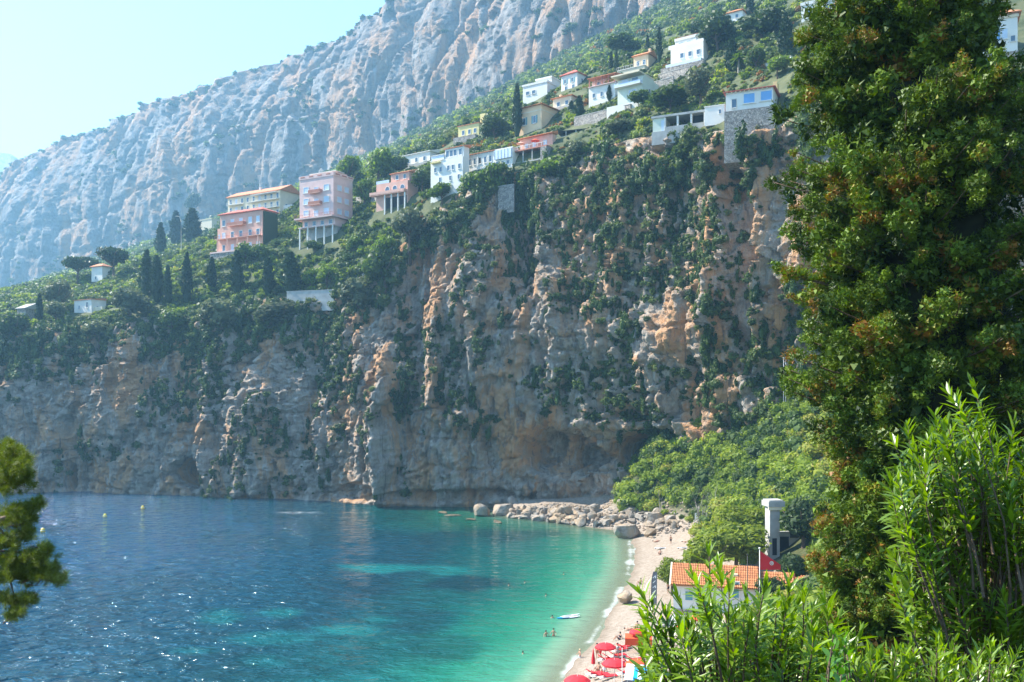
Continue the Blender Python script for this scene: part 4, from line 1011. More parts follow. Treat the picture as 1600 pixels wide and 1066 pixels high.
# retaining and garden walls
def wall(label, xa, xb, ya, yb, hpx, mat='stone', thick=.6, deep=3.0, Ya=None, Yb=None):
    """garden wall whose top runs from (xa, ya) to (xb, yb)"""
    A = P(xa, ya + hpx, Ya or Yof(xa, ya + hpx)); B = P(xb, yb + hpx, Yb or Yof(xb, yb + hpx))
    hA = hpx * A.y / F; hB = hpx * B.y / F
    dr = (B - A); dr.z = 0; L = dr.length; rz = math.atan2(dr.y, dr.x)
    o = thing('stone_wall', label, 'wall', A, rz)
    zB = B.z - A.z
    def prism(nm, y0, y1, lo, hi0, hi1, m_):
        v = [(0, y0, lo), (L, y0, zB + lo), (L, y1, zB + lo), (0, y1, lo), (0, y0, hi0), (L, y0, zB + hi1), (L, y1, zB + hi1), (0, y1, hi0)]
        link(nm, npmesh(nm, np.array(v), [(0, 3, 2, 1), (4, 5, 6, 7), (0, 1, 5, 4), (1, 2, 6, 5), (2, 3, 7, 6), (3, 0, 4, 7)], False, [M[m_]]), o)
    prism('stonework', 0, thick, -deep, hA, hB, mat)
    def cop():
        v = [(-.05, -.08, hA + .003), (L + .05, -.08, zB + hB + .003), (L + .05, thick + .08, zB + hB + .003), (-.05, thick + .08, hA + .003)]
        v += [(x, y, z + .14) for x, y, z in v]
        link('coping', npmesh('coping', np.array(v), [(0, 3, 2, 1), (4, 5, 6, 7), (0, 1, 5, 4), (1, 2, 6, 5), (2, 3, 7, 6), (3, 0, 4, 7)], False, [M['concrete']]), o)
    cop()
    HOUSE_BOX.append((min(xa, xb), max(xa, xb), min(ya, yb), max(ya, yb) + hpx - 8))
wall('long grey retaining wall on the cliff top below the cypresses', 448, 522, 456, 453, 16, 'concrete')
wall('stone wall joining the pink tower and the arched house', 556, 592, 309, 308, 13)
wall('stepped stone wall beneath the white two tier house', 1028, 1078, 117, 104, 14)
wall('stone terrace wall below the pale green house', 1010, 1052, 132, 120, 12)
wall('long rubble wall climbing right from the tan villa', 897, 985, 184, 163, 14)
wall('tall ruined stone wall on the cliff edge above the ivy', 778, 803, 292, 288, 26)
wall('white garden wall below the hilltop cypress at right', 1195, 1236, 100, 88, 6, 'white')

# ------------------------------------------------------------------ trees
def tubes(name, paths, mat, sides=6):
    """tapered limbs: each path a list of (point, radius)"""
    V_, F_ = [], []
    for path in paths:
        base = len(V_)
        for i, (p_, r_) in enumerate(path):
            p_ = Vector(p_)
            a = Vector(path[min(i + 1, len(path) - 1)][0]) - Vector(path[max(i - 1, 0)][0])
            if a.length < 1e-6: a = Vector((0, 0, 1))
            q = a.to_track_quat('Z', 'X')
            for k_ in range(sides):
                an = 2 * PI * k_ / sides
                V_.append(p_ + q @ Vector((math.cos(an) * r_, math.sin(an) * r_, 0)))
        for i in range(len(path) - 1):
            for k_ in range(sides):
                a = base + i * sides; j = (k_ + 1) % sides
                F_.append((a + k_, a + j, a + sides + j, a + sides + k_))
        F_.append(tuple(base + (len(path) - 1) * sides + k_ for k_ in range(sides)))
    return npmesh(name, np.array([tuple(v) for v in V_]), F_, True, [mat])
def cypress_cloud(n, size, seed, fat=1.0):
    """unit cypress crown: height 1 from z=0, radius about .5 (scaled later)"""
    r = np.random.default_rng(seed)
    z = r.uniform(0, 1, n) ** 0.9
    prof = np.minimum(1.0, 3.2 * (z + .04)) * (1 - z ** 2.2) ** .8
    an = r.uniform(0, 2 * PI, n)
    lump = 1 + .16 * np.sin(an * 3 + z * 17 + seed) + .1 * np.sin(an * 5 - z * 29)
    rad = .5 * prof * lump * (0.62 + .38 * r.uniform(0, 1, n) ** .4)
    p = np.stack([rad * np.cos(an), rad * np.sin(an), z], 1)
    a = np.stack([.25 * np.cos(an) + .25 * r.normal(size=n), .25 * np.sin(an) + .25 * r.normal(size=n), np.ones(n) * 0.35], 1); a /= np.linalg.norm(a, axis=1)[:, None]
    b = np.cross(a, np.stack([np.cos(an), np.sin(an), .3 * r.normal(size=n)], 1) + .5 * r.normal(size=(n, 3))); b /= np.linalg.norm(b, axis=1)[:, None]
    s = size * r.uniform(.6, 1.3, n)[:, None]
    return p, a, b, s
def cypress_mesh(name, mat, asp, seed, n=900):
    """asp = height / width"""
    p, a, b, s = cypress_cloud(n, 1.0, seed)
    p = p * np.array([1 / asp, 1 / asp, 1]); s = s * 0.040
    q = np.stack([p - a * s, p + b * s * .55, p + a * s * 1.3, p - b * s * .55], 1).reshape(-1, 3)
    f = [tuple(x) for x in np.arange(4 * n).reshape(n, 4)]
    # dark inner body
    m_ = 8; off = len(q); iv = []
    for zz, rr in ((0.02, .25), (.15, .40), (.4, .40), (.65, .30), (.85, .16), (.97, .02)):
        for k_ in range(m_): iv.append((rr / asp * .85 * math.cos(2 * PI * k_ / m_), rr / asp * .85 * math.sin(2 * PI * k_ / m_), zz))
    for i in range(5):
        for k_ in range(m_):
            j = (k_ + 1) % m_; f.append((off + i * m_ + k_, off + i * m_ + j, off + (i + 1) * m_ + j, off + (i + 1) * m_ + k_))
    return npmesh(name, np.concatenate([q, np.array(iv)]), f, False, [mat])
CROWN = {}
def crown(kind, v):
    k_ = (kind, v)
    if k_ not in CROWN:
        sd_ = hash(kind) % 1 + v * 7 + len(kind) * 13
        if kind == 'cypress': CROWN[k_] = cypress_mesh('crown', M['cypress'], 3.2, sd_)
        elif kind == 'umbrella': CROWN[k_] = cloudmesh('crown', M['pine'], 1500, .11, 12, (1, 1, .42), seed=sd_, up=.6)
        elif kind == 'darkpine': CROWN[k_] = cloudmesh('crown', M['pine'], 1100, .13, 9, (1, 1, 1), seed=sd_)
        elif kind == 'aleppo': CROWN[k_] = cloudmesh('crown', M['brightpine'], 4200, .075, 16, (1, 1, .8), seed=sd_, aspect=2.4, up=.5)
        elif kind == 'darkaleppo': CROWN[k_] = cloudmesh('crown', M['pine'], 3600, .08, 14, (1, 1, .9), seed=sd_, aspect=2.4, up=.4)
        elif kind == 'olive': CROWN[k_] = cloudmesh('crown', M['olive'], 1300, .115, 11, (1, 1, .9), seed=sd_)
        elif kind == 'bright': CROWN[k_] = cloudmesh('crown', M['brighttree'], 1200, .125, 10, (1, 1, .9), seed=sd_)
        elif kind == 'yellow': CROWN[k_] = cloudmesh('crown', M['yellowtree'], 700, .15, 7, (1, 1, .9), seed=sd_)
        else: CROWN[k_] = cloudmesh('crown', M['tree'], 1200, .125, 10, (1, 1, .9), seed=sd_)
    return CROWN[k_]
TRUNK = {}
def trunk(kind):
    if kind not in TRUNK:
        if kind == 'cypress': pt = [[((0, 0, -.12), .018), ((0, 0, .1), .014), ((0, 0, .5), .006)]]
        elif kind == 'umbrella':
            pt = [[((0, 0, -.35), .05), ((.03, 0, .2), .04), ((.0, .02, .62), .032)]]
            for k_ in range(6):
                a = k_ * 1.05; pt.append([((.02, .01, .45), .025), ((.25 * math.cos(a), .25 * math.sin(a), .66), .016), ((.5 * math.cos(a), .5 * math.sin(a), .78), .007)])
        else:
            pt = [[((0, 0, -.3), .05), ((.02, 0, .15), .038), ((-.01, .02, .4), .03), ((.0, .0, .7), .012)]]
            for k_ in range(5):
                a = k_ * 1.3; pt.append([((0, .01, .25 + .04 * k_), .022), ((.2 * math.cos(a), .2 * math.sin(a), .45 + .03 * k_), .012), ((.34 * math.cos(a), .34 * math.sin(a), .62 + .03 * k_), .005)])
        TRUNK[kind] = tubes('trunk', pt, M['bark'])
    return TRUNK[kind]
NAMES = {'cypress': 'cypress_tree', 'umbrella': 'umbrella_pine', 'darkpine': 'pine_tree', 'olive': 'olive_tree', 'bright': 'broadleaf_tree', 'yellow': 'yellow_tree', 'green': 'broadleaf_tree', 'aleppo': 'aleppo_pine', 'darkaleppo': 'aleppo_pine'}
tcount = [0]
def tree(kind, x, yb, yt, wpx, label, base=None, group=None, cat='tree'):
    """tree rooted at photo pixel (x, yb), top at row yt, crown wpx wide"""
    p_ = base if base is not None else on(x, yb)
    hgt = (yb - yt) * p_.y / F; wid = wpx * p_.y / F
    tcount[0] += 1
    o = thing(NAMES[kind], label, cat, p_, tcount[0] * 2.1, group)
    tk = 'cypress' if kind == 'cypress' else ('umbrella' if kind == 'umbrella' else 'round')
    link('trunk', trunk(tk), o, None, None, (hgt, hgt, hgt))
    c = link('crown', crown(kind, tcount[0] % 3), o)
    if kind == 'cypress':
        c.location = (0, 0, .02 * hgt); c.scale = (wid * 3.2 * 1.05, wid * 3.2 * 1.05, hgt)
    elif kind == 'umbrella':
        c.location = (0, 0, hgt * .74); c.scale = (wid * .5, wid * .5, hgt * .62)
    else:
        lo = .15 if kind != 'darkpine' else .1
        c.location = (0, 0, hgt * (.5 + lo / 2)); c.scale = (wid * .52, wid * .52, hgt * (.5 - lo / 2) * 1.12)
    return o
T = [
 ('cypress',251,402,350,17,'leftmost and smallest of the three tall dark cypresses beside the coral villa'),
 ('cypress',275,388,332,20,'middle tall dark cypress of the three beside the coral villa'),
 ('cypress',300,384,327,28,'broadest dark cypress of the three, nearest the small cream house'),
 ('darkpine',301,334,298,30,'dark round pine behind the three tall cypresses'),
 ('umbrella',122,447,397,62,'left one of two flat topped umbrella pines'),
 ('umbrella',176,442,384,58,'right and taller one of two flat topped umbrella pines'),
 ('cypress',229,470,394,22,'dark columnar cypress just right of the umbrella pines'),
 ('cypress',245,474,402,22,'dark cypress touching the column right of the umbrella pines'),
 ('cypress',262,482,416,13,'thin low cypress below the leftmost tall cypress'),
 ('cypress',292,476,398,17,'slim cypress below the broad cypress of the trio'),
 ('cypress',331,458,404,15,'slim cypress under the coral villa terrace, left one'),
 ('cypress',370,460,393,21,'pointed cypress below the middle of the coral villa'),
 ('green',385,418,376,46,'dark green round tree just below the coral villa terrace'),
 ('green',412,416,378,42,'dark green round tree below the right corner of the coral villa'),
 ('cypress',419,464,404,19,'narrow cypress between two broader ones below the coral villa'),
 ('cypress',454,460,397,31,'broad cone shaped cypress below the pink tower'),
 ('bright',485,452,416,32,'light green bushy tree right of the broad cone cypress'),
 ('bright',510,452,414,34,'light green round tree above the long grey retaining wall'),
 ('bright',552,398,365,36,'clipped light green round tree below the right side of the pink tower'),
 ('green',492,396,374,34,'low yellow green hedge tree at the foot of the pink tower'),
 ('bright',545,296,238,46,'light green tree right behind the top of the pink tower'),
 ('bright',592,292,222,58,'large light green tree between pink tower and arched house'),
 ('bright',570,326,272,36,'light green tree immediately left of the arched house'),
 ('green',628,276,240,34,'green tree below the long white villa'),
 ('green',660,300,262,40,'green tree between arched house and white apartments'),
 ('cypress',62,508,460,11,'thin cypress beside the stone shed at far left'),
 ('olive',90,492,432,54,'grey green tree right of the stone shed'),
 ('olive',88,508,466,38,'brownish rounded tree left of the white cottage'),
 ('olive',203,505,446,70,'broad dark tree right of the white cottage'),
 ('green',25,540,482,60,'dark tree at the left edge below the stone shed'),
 ('olive',155,540,496,56,'grey green tree on the rim below the white cottage'),
 ('olive',345,528,462,84,'large olive green tree overhanging the cliff below the slim cypresses'),
 ('olive',440,520,464,92,'wide pale olive tree overhanging the cliff left of the retaining wall'),
 ('green',270,530,480,56,'green tree at the rim left of the large olive tree'),
 ('olive',560,500,430,74,'tall grey green tree at the rim right of the retaining wall'),
 ('green',600,460,380,70,'dark green tree on the rim slope below the arched house'),
 ('olive',640,392,318,58,'olive tree hanging over the cliff below the arched house'),
 ('bright',600,420,362,44,'lighter tree on the slope below the pink tower and arched house'),
 ('bright',690,320,282,44,'yellow green tree in front of the foot of the white apartments'),
 ('bright',735,318,262,60,'bright green tree at the rim below the white apartments and row house'),
 ('bright',772,308,246,54,'tall bright green tree at the rim in front of the row house'),
 ('bright',868,290,240,80,'broad bright green tree on the rim below the concrete deck'),
 ('green',832,300,262,46,'green tree on the rim left of the broad bright one below the deck'),
 ('cypress',808,216,134,15,'tall narrow cypress left of the tan villa'),
 ('darkpine',772,222,180,60,'dark spreading pine right of the yellow villa'),
 ('cypress',905,186,151,16,'dense rounded cypress right of the tan villa'),
 ('cypress',893,176,158,10,'short dark cypress touching the rounded one by the tan villa'),
 ('yellow',957,152,116,27,'bright yellow tree in front of the pergola house'),
 ('cypress',952,158,134,9,'small dark cypress under the yellow tree'),
 ('cypress',955,120,82,8,'left one of two thin cypresses above the pale green house'),
 ('cypress',963,120,80,8,'right one of two thin cypresses above the pale green house'),
 ('cypress',1030,98,45,10,'thin tall cypress between the orange house and the white two tier house'),
 ('cypress',1012,86,56,7,'very thin cypress behind the orange house'),
 ('olive',1094,170,98,64,'big round olive green tree left of the stone house'),
 ('green',1048,176,132,76,'wide dark bushy tree above the road gallery'),
 ('green',1005,172,140,50,'dark bush tree below the pale green house'),
 ('cypress',1143,112,62,21,'broad dark cypress left of the palm'),
 ('green',1182,114,70,36,'dark bluish tree right of the palm'),
 ('cypress',1229,92,30,26,'broad cypress at the hilltop right beside the big conifer'),
 ('darkpine',1120,84,22,74,'dark broad pine right of the white two tier house'),
 ('darkpine',1090,60,30,40,'dark pine directly behind the white two tier house'),
 ('darkpine',1190,64,6,86,'dark spreading pine at the top near the hilltop white house'),
 ('cypress',1172,30,-22,13,'cypress cut by the top edge beside the orange roof'),
 ('bright',1215,118,84,46,'light green bush tree above the stone house roof'),
 ('green',975,92,52,64,'dark round tree uphill left of the orange house'),
 ('olive',905,260,214,50,'olive shrub tree at the rim below the deck column'),
 ('olive',968,214,186,50,'olive bush tree at the left end of the road gallery'),
 ('green',1145,252,196,40,'dark tree clinging to the rim below the stone bastion'),
 ('olive',1192,226,180,40,'grey green bush tree at the right foot of the stone bastion'),
 ('green',1075,266,218,60,'dark green tree on the cliff below the road gallery'),
]
for a in T: tree(*a)
# palm
p_ = on(1154, 112); hp = 34 * p_.y / F
o = thing('palm_tree', 'single palm with a bright round crown on the hillside', 'tree', p_)
link('trunk', tubes('trunk', [[((0, 0, -.6), .3), ((0, 0, hp * .3), .24), ((.05, 0, hp * .62), .26)]], M['palebark']), o)
V_, F_ = [], []
rr_ = random.Random(4)
for k_ in range(46):
    a = k_ * 2.4; el = rr_.uniform(-.5, 1.1); L = hp * .42
    dirv = Vector((math.cos(a) * math.cos(el), math.sin(a) * math.cos(el), math.sin(el))); sd_ = Vector((-math.sin(a), math.cos(a), 0))
    pr = []
    for i in range(5):
        q = Vector((.05, 0, hp * .62)) + dirv * (L * i / 4) + Vector((0, 0, -L * .35 * (i / 4) ** 2)); ww = .28 * math.sin(PI * (i + .6) / 5)
        pr.append((q - sd_ * ww + Vector((0, 0, -.1)), q, q + sd_ * ww + Vector((0, 0, -.1))))
    for i in range(4):
        b0 = len(V_); V_ += [tuple(v) for v in pr[i] + pr[i + 1]]; F_ += [(b0, b0+1, b0+4, b0+3), (b0+1, b0+2, b0+5, b0+4)]
link('crown', npmesh('crown', np.array(V_), F_, False, [M['brighttree']]), o)

# pines and bushes behind the beach
def gbase(x, Y): X = (x - 800) / F * Y; return Vector((X, Y, gz(X, Y)))
B_ = [
 ('aleppo',1150,138,806,108,'broad bright yellow green pine behind the beach hut'),
 ('aleppo',1108,132,826,84,'bright rounded pine just above the left end of the hut roof'),
 ('aleppo',1162,152,782,86,'yellow green pine left of the gate tower'),
 ('aleppo',1050,127,864,50,'small yellow green pine at the hut corner on the sand'),
 ('darkaleppo',1254,136,770,78,'dark green pine half covering the gate tower'),
 ('darkaleppo',1238,122,862,60,'dark bush between the red flag and the small tiled roof'),
 ('darkaleppo',1205,113,900,62,'dark bush under the red flag'),
 ('aleppo',1330,118,820,90,'olive pine behind the lower conifer branches'),
]
for kd, x, Y, yt, wp_, lb in B_:
    b = gbase(x, Y); yb = HZ - F * (b.z - HC) / Y
    tree(kd, x, yb, yt, wp_, lb, base=b)
# bare tree at the end of the beach
b = gbase(1096, 178); rr_ = random.Random(9)
o = thing('bare_tree', 'leafless grey tree standing above the boulders', 'tree', b)
paths = []
def limb(p0, dv, L, r_, dep):
    pts_ = [(p0, r_)]; q = Vector(p0); d_ = Vector(dv)
    for i in range(4):
        d_ = (d_ + Vector((rr_.uniform(-.18, .18), rr_.uniform(-.18, .18), .06))).normalized(); q = q + d_ * L / 4; pts_.append((q.copy(), r_ * (1 - .2 * (i + 1))))
    paths.append(pts_)
    if dep:
        for k_ in range(3 if dep > 1 else 4):
            i = rr_.randint(1, 4); d2 = (d_ + Vector((rr_.uniform(-.9, .9), rr_.uniform(-.9, .9), rr_.uniform(-.1, .5)))).normalized()
            limb(pts_[i][0], d2, L * .62, pts_[i][1] * .6, dep - 1)
for k_ in range(4): limb((rr_.uniform(-.5, .5), rr_.uniform(-.3, .3), -.4), (rr_.uniform(-.25, .25), rr_.uniform(-.2, .2), 1), 5.2, .17, 3)
link('trunk', tubes('trunk', paths[:1] + paths[1:], M['palebark'], 5), o)
for x, Y, hh, lb in ((1030, 196, 6, 'thin bare sapling left of the leafless grey tree'), (1118, 176, 6.5, 'slim straight pale stem right of the leafless grey tree')):
    b = gbase(x, Y); o = thing('bare_sapling', lb, 'tree', b); paths = []
    limb((0, 0, -.3), (.05, 0, 1), hh, .09, 1); link('trunk', tubes('trunk', paths, M['palebark'], 5), o)

# ------------------------------------------------------------------ scrub on the cliff, the hillside and the mountain
def in_house(x, y, m=0):
    for (a, b, c, e) in HOUSE_BOX:
        if a - 3 < x < b + 3 and c < y < e + m: return True
    return False
def sheet_points(VG, n, rmin, rmax, xmin=-250, xmax=1560):
    nr_, nc_, _ = VG.shape
    sub = VG[rmin:rmax]
    A = np.linalg.norm(np.cross(sub[1:, :-1] - sub[:-1, :-1], sub[:-1, 1:] - sub[:-1, :-1]), axis=2)
    pr = A.ravel() / A.sum()
    ii_ = RNG.choice(len(pr), n, p=pr); r_, c_ = np.divmod(ii_, A.shape[1])
    f1, f2 = RNG.uniform(0, 1, (2, n))
    a = sub[r_, c_]; p = a + (sub[np.minimum(r_ + 1, sub.shape[0] - 1), c_] - a) * f1[:, None] + (sub[r_, c_ + 1] - a) * f2[:, None]
    px, py = pix(p[:, 0], p[:, 1], p[:, 2])
    k_ = (px > xmin) & (px < xmax) & (py > -140) & (py < 830)
    return p[k_], px[k_], py[k_]
def house_limit(p):
    """0 inside a building, otherwise the largest bush that leaves its front free"""
    lim = np.full(len(p), 9.0)
    for mi, w_, d_ in HOUSE_LOC:
        A = np.array(mi); q = p @ A[:3, :3].T + A[:3, 3]
        inx = (q[:, 0] > -2.2) & (q[:, 0] < w_ + 2.0)
        lim[inx & (q[:, 1] > -2.4) & (q[:, 1] < d_ + 1)] = 0
        fr_ = inx & (q[:, 1] <= -2.4) & (q[:, 1] > -22)
        lim[fr_] = np.minimum(lim[fr_], np.maximum(np.maximum(.45, .15 + .07 * -q[fr_, 1]), .35 + .5 * np.maximum(0, -1 - q[fr_, 2])))
        rt_ = (q[:, 0] >= w_ + 2.0) & (q[:, 0] < w_ + 7) & (q[:, 1] > -6) & (q[:, 1] < d_); lim[rt_] = np.minimum(lim[rt_], 1.0)
    return lim
row_t = {v: int(np.searchsorted(ROWS, v)) for v in (0, 1, 1.7, 2, 2.15, 3, 4)}
rimy = lambda x: np.interp(x, XS, yc[2])

PR_BUSH = protoset(240, 0.19, 2, (1, 1, .95), 100) + protoset(240, 0.19, 1, (1.45, 1, .7), 110, 7) + protoset(240, .19, 1, (.9, 1.2, 1.25), 120, 5)
PR_IVY = protoset(260, .17, 2, (1, .7, 1.9), 130, 8)
PR_BIG = protoset(520, .115, 4, (1.1, 1.1, .9), 160, 11)
PR_LOW = protoset(170, 0.21, 3, (1.15, 1.15, .7), 140)
# cliff face: ledges, belts and strips of growth where the photograph has them
p, px, py = sheet_points(CLV, 60000, row_t[0] + 12, row_t[2.15])
dens = 0.006 + 0.9 * sstep(0.17, 0.30, fbm(p * np.array([1, 1, .45]) * 0.06 + 12, 4))
below = py - rimy(px)
dens *= 1 - 0.75 * sstep(640, 720, py)
dens = np.maximum(dens, 1.0 * (1 - sstep(10, np.where(px < 560, 60, 85), below + 30 * fbm(p * 0.07, 3))))
G = [(812,365,22,85,1), (632,560,22,120,.9), (865,590,75,32,.9), (1000,655,42,24,.8), (300,520,120,40,.6), (430,690,38,18,.7), (250,640,45,30,.5), (470,540,30,50,.6), (905,330,80,80,.75), (1000,330,70,70,.7),
     (720,420,50,60,.5), (690,540,40,60,.5), (1150,420,22,110,.6), (1110,300,70,60,.7), (930,480,50,30,.55), (1120,590,60,50,.7), (560,440,60,60,.9), (600,400,50,60,.95), (110,560,90,40,.5), (20,560,60,40,.5), (740,650,40,20,.5), (1040,580,30,26,.5), (160,700,60,22,.45)]
for (x0, y0, rx, ry, am) in G:
    dens = np.maximum(dens, am * (1 - sstep(0.5, 1.2, np.sqrt(((px - x0) / rx) ** 2 + ((py - y0) / ry) ** 2) + 0.45 * fbm(p * 0.1 + 3, 3))))
for (x0, y0, rx, ry) in [(990,705,42,30), (890,705,80,45), (1010,225,55,28), (680,430,34,50), (770,350,16,45), (870,560,45,14), (1210,400,12,150), (1000,210,60,16)]:
    dens *= sstep(0.7, 1.2, np.sqrt(((px - x0) / rx) ** 2 + ((py - y0) / ry) ** 2))
kk = RNG.uniform(0, 1, len(p)) < dens * 0.42
p, px, py = p[kk], px[kk], py[kk]
ok = np.array([not in_house(a, b, 8) for a, b in zip(px, py)]); p, px, py = p[ok], px[ok], py[ok]
p[:, 1] -= 0.3
s = (0.4 + 1.5 * RNG.uniform(0, 1, len(p)) ** 2.4) * np.where(py - rimy(px) < 70, 1.45, 1.0)
ivy = (np.abs(px - 812) < 30) & (py > 270) & (py < 460) | (RNG.uniform(0, 1, len(p)) < 0.3)
scatter('cliff_scrub', 'green scrub and cactus growing on the ledges of the sea cliff', 'scrub', M['scrub'], PR_BUSH, p[~ivy], s[~ivy], RNG.uniform(0, 1, (~ivy).sum()))
scatter('cliff_ivy', 'dark ivy and creepers hanging in strips down the sea cliff', 'ivy', M['scrubdark'], PR_IVY, p[ivy], s[ivy], RNG.uniform(0, 1, ivy.sum()))
# hillside above the rim
pa = sheet_points(CLV, 15000, row_t[2.15], row_t[4]); pb = sheet_points(CLV, 16000, row_t[4], nr - 2)
p, px, py = [np.concatenate([a_, b_]) for a_, b_ in zip(pa, pb)]
lim = house_limit(p); ok = lim > 0; p, px, py, lim = p[ok], px[ok], py[ok], lim[ok]
s = (0.8 + 2.4 * RNG.uniform(0, 1, len(p)) ** 2.5) * np.clip(p[:, 1] / 300, 0.8, 2.6)
s = np.minimum(s, lim * RNG.uniform(.8, 1.3, len(p)))
tv = RNG.uniform(0, 1, len(p)); dry = (RNG.uniform(0, 1, len(p)) < np.clip(0.10 + 0.25 * fbm(p * 0.03 + 90, 2), 0, 1)) & (px > 640)
br = (~dry) & (RNG.uniform(0, 1, len(p)) < 0.30)
rest = ~(dry | br)
scatter('hillside_scrub', 'dense green bushes covering the hillside between the villas', 'scrub', M['scrub'], PR_BUSH, p[rest], s[rest], tv[rest])
scatter('hillside_bright_scrub', 'yellow green bushes dotted over the hillside between the villas', 'scrub', M['scrubbright'], PR_BUSH[1:3], p[br], s[br], tv[br])
scatter('autumn_scrub', 'orange brown autumn shrubs dotted over the upper hillside', 'scrub', M['scrubdry'], PR_LOW[:1], p[dry], s[dry] * 0.7, tv[dry])
# mountain: dark wood at the foot, tufts on ledges and along the crest
n1_, n2_ = MTV.shape[:2]
p, px, py = sheet_points(MTV, 26000, 0, n1_ - 2, -200, 1300)
bs = np.interp(px, X2, basey); tp = np.interp(px, X2, top); kf = (bs - py) / (bs - tp)
den = np.maximum(1 - sstep(0.04, 0.34, kf + 0.25 * fbm(p * 0.02, 3)), 0.9 * sstep(0.94, 1.0, kf))
den = np.maximum(den, 0.35 * sstep(0.2, 0.45, fbm(p * 0.018 + 44, 4)))
kk = RNG.uniform(0, 1, len(p)) < den * 0.33
p = p[kk]
scatter('mountain_scrub', 'dark scrub along the foot, ledges and crest of the mountain wall', 'scrub', M['scrub'], PR_LOW, p, RNG.uniform(2.2, 6.0, len(p)), RNG.uniform(0, 0.75, len(p)))
# the green slope behind the beach
X = RNG.uniform(18, 130, 60000); Y = RNG.uniform(70, 222, 60000); Z = ground(X, Y)
px, py = pix(X, Y, Z)
kk = (Z > 3.6) & (px > 968) & (px < 1680) & (RNG.uniform(0, 1, len(X)) < 0.6)
kk &= ~((np.abs(px - 1225) < 45) & (py > 800) & (py < 900) & (Y < 145)) & ~((px > 1040) & (px < 1300) & (Y < 131) & (Y > 108) & (X < 46))
kk &= ~((px > 1020) & (px < 1130) & (py > 780) & (RNG.uniform(0, 1, len(X)) < 0.75))
p = np.stack([X, Y, Z + 0.2], 1)[kk]
s = 0.45 + 1.1 * RNG.uniform(0, 1, len(p)) ** 2.2; tv = np.clip(0.5 + 0.9 * fbm(p * 0.07, 3) + RNG.normal(0, .2, len(p)), 0, 1)
kd = fbm(p * .055 + 7, 3) + RNG.normal(0, .12, len(p))
br = kd < .16
big = RNG.uniform(0, 1, len(p)) < .12
s[big] = RNG.uniform(1.6, 3.5, big.sum())
gap = (fbm(p * .11 + 70, 3) > .40) & (p[:, 2] < 30) & ~big
scatter('slope_scrub', 'sunlit bright green scrub covering the slope behind the beach', 'scrub', M['scrubbright'], PR_BUSH, p[br & ~big & ~gap], s[br & ~big & ~gap], tv[br & ~big & ~gap])
scatter('slope_dark_scrub', 'darker olive scrub mixed into the slope behind the beach', 'scrub', M['scrub'], PR_BUSH[:2], p[~br & ~big & ~gap], s[~br & ~big & ~gap], tv[~br & ~big & ~gap])
b1 = big & (RNG.uniform(0, 1, len(p)) < .65)
scatter('slope_bushes', 'larger yellow green bushes standing out of the slope scrub', 'bushes', M['scrubbright'], PR_BIG, p[b1], s[b1], tv[b1])
b1 = big & ~b1
scatter('slope_dark_bushes', 'larger dark green bushes standing out of the slope scrub', 'bushes', M['scrubdark'], PR_BIG[:2], p[b1], s[b1], tv[b1])

# ------------------------------------------------------------------ beach buildings
def gp(x, Y): X = (x - 800) / F * Y; return Vector((X, Y, gz(X, Y)))
def tiled_roof(name, a, b, c, e, z0, z1, mat, parent, pitch=.22):
    """mono-pitch roof of rounded tile courses: x from a to b, rising from y=c (z0) to y=e (z1)"""
    n = int((b - a) / pitch); V_, F_ = [], []
    rows_ = max(3, int((e - c) / .38))
    prof = [(0, 0), (.25, .07), (.5, .09), (.75, .07)]
    xs_ = [(a + (i + u) * pitch, h_) for i in range(n) for u, h_ in prof] + [(a + n * pitch, 0)]
    m_ = len(xs_)
    for r_ in range(rows_):
        for t_, lift in ((r_, .05), (r_ + 1, 0)):
            f_ = t_ / rows_
            for x, h_ in xs_: V_.append((x, c + (e - c) * f_, z0 + (z1 - z0) * f_ + h_ + lift))
        b0 = r_ * 2 * m_
        for i in range(m_ - 1): F_.append((b0 + i, b0 + i + 1, b0 + m_ + i + 1, b0 + m_ + i))
    b0 = len(V_); V_ += [(a, c, z0 - .12), (b, c, z0 - .12), (b, e, z1 - .12), (a, e, z1 - .12), (a, c, z0), (b, c, z0), (b, e, z1), (a, e, z1)]
    F_ += [tuple(b0 + i for i in f) for f in [(0, 3, 2, 1), (0, 1, 5, 4), (1, 2, 6, 5), (2, 3, 7, 6), (3, 0, 4, 7)]]
    return link(name, npmesh(name, np.array(V_), F_, False, [M[mat]]), parent)
# hut: left gable corner at pixel 1048, roof sloping to the viewer
hutY = 116.0; c = gp(1052, hutY)
o = thing('beach_hut', 'white beach hut with orange tiled roof beside the pebble beach', 'hut', c, R(-14))
def bx(name, x0, x1, y0, y1, z0, z1, mat, par):
    q = link(name, cubemesh(M[mat] if isinstance(mat, str) else mat), par, (x0, y0, z0), None, (x1 - x0, y1 - y0, z1 - z0)); return q
zc = 31 + (608 - 912) / F * hutY - c.z          # eaves height
HL = 10.6
bx('wall', 0, HL, 0, 5.2, -2.5, zc, 'white', o)
tiled_roof('roof', -.35, HL + .25, -.5, 3.0, zc - .05, zc + 2.1, 'tileorange', o)
back = link('rear_roof', npmesh('rear_roof', np.array([(-.35, 3.0, zc + 2.1), (HL + .25, 3.0, zc + 2.1), (HL + .25, 5.7, zc), (-.35, 5.7, zc), (-.35, 3.0, zc + 1.95), (HL + .25, 3.0, zc + 1.95)]), [(0, 1, 2, 3), (4, 3, 2, 5), (0, 3, 4), (1, 5, 2)], False, [M['tileorange']]), o)
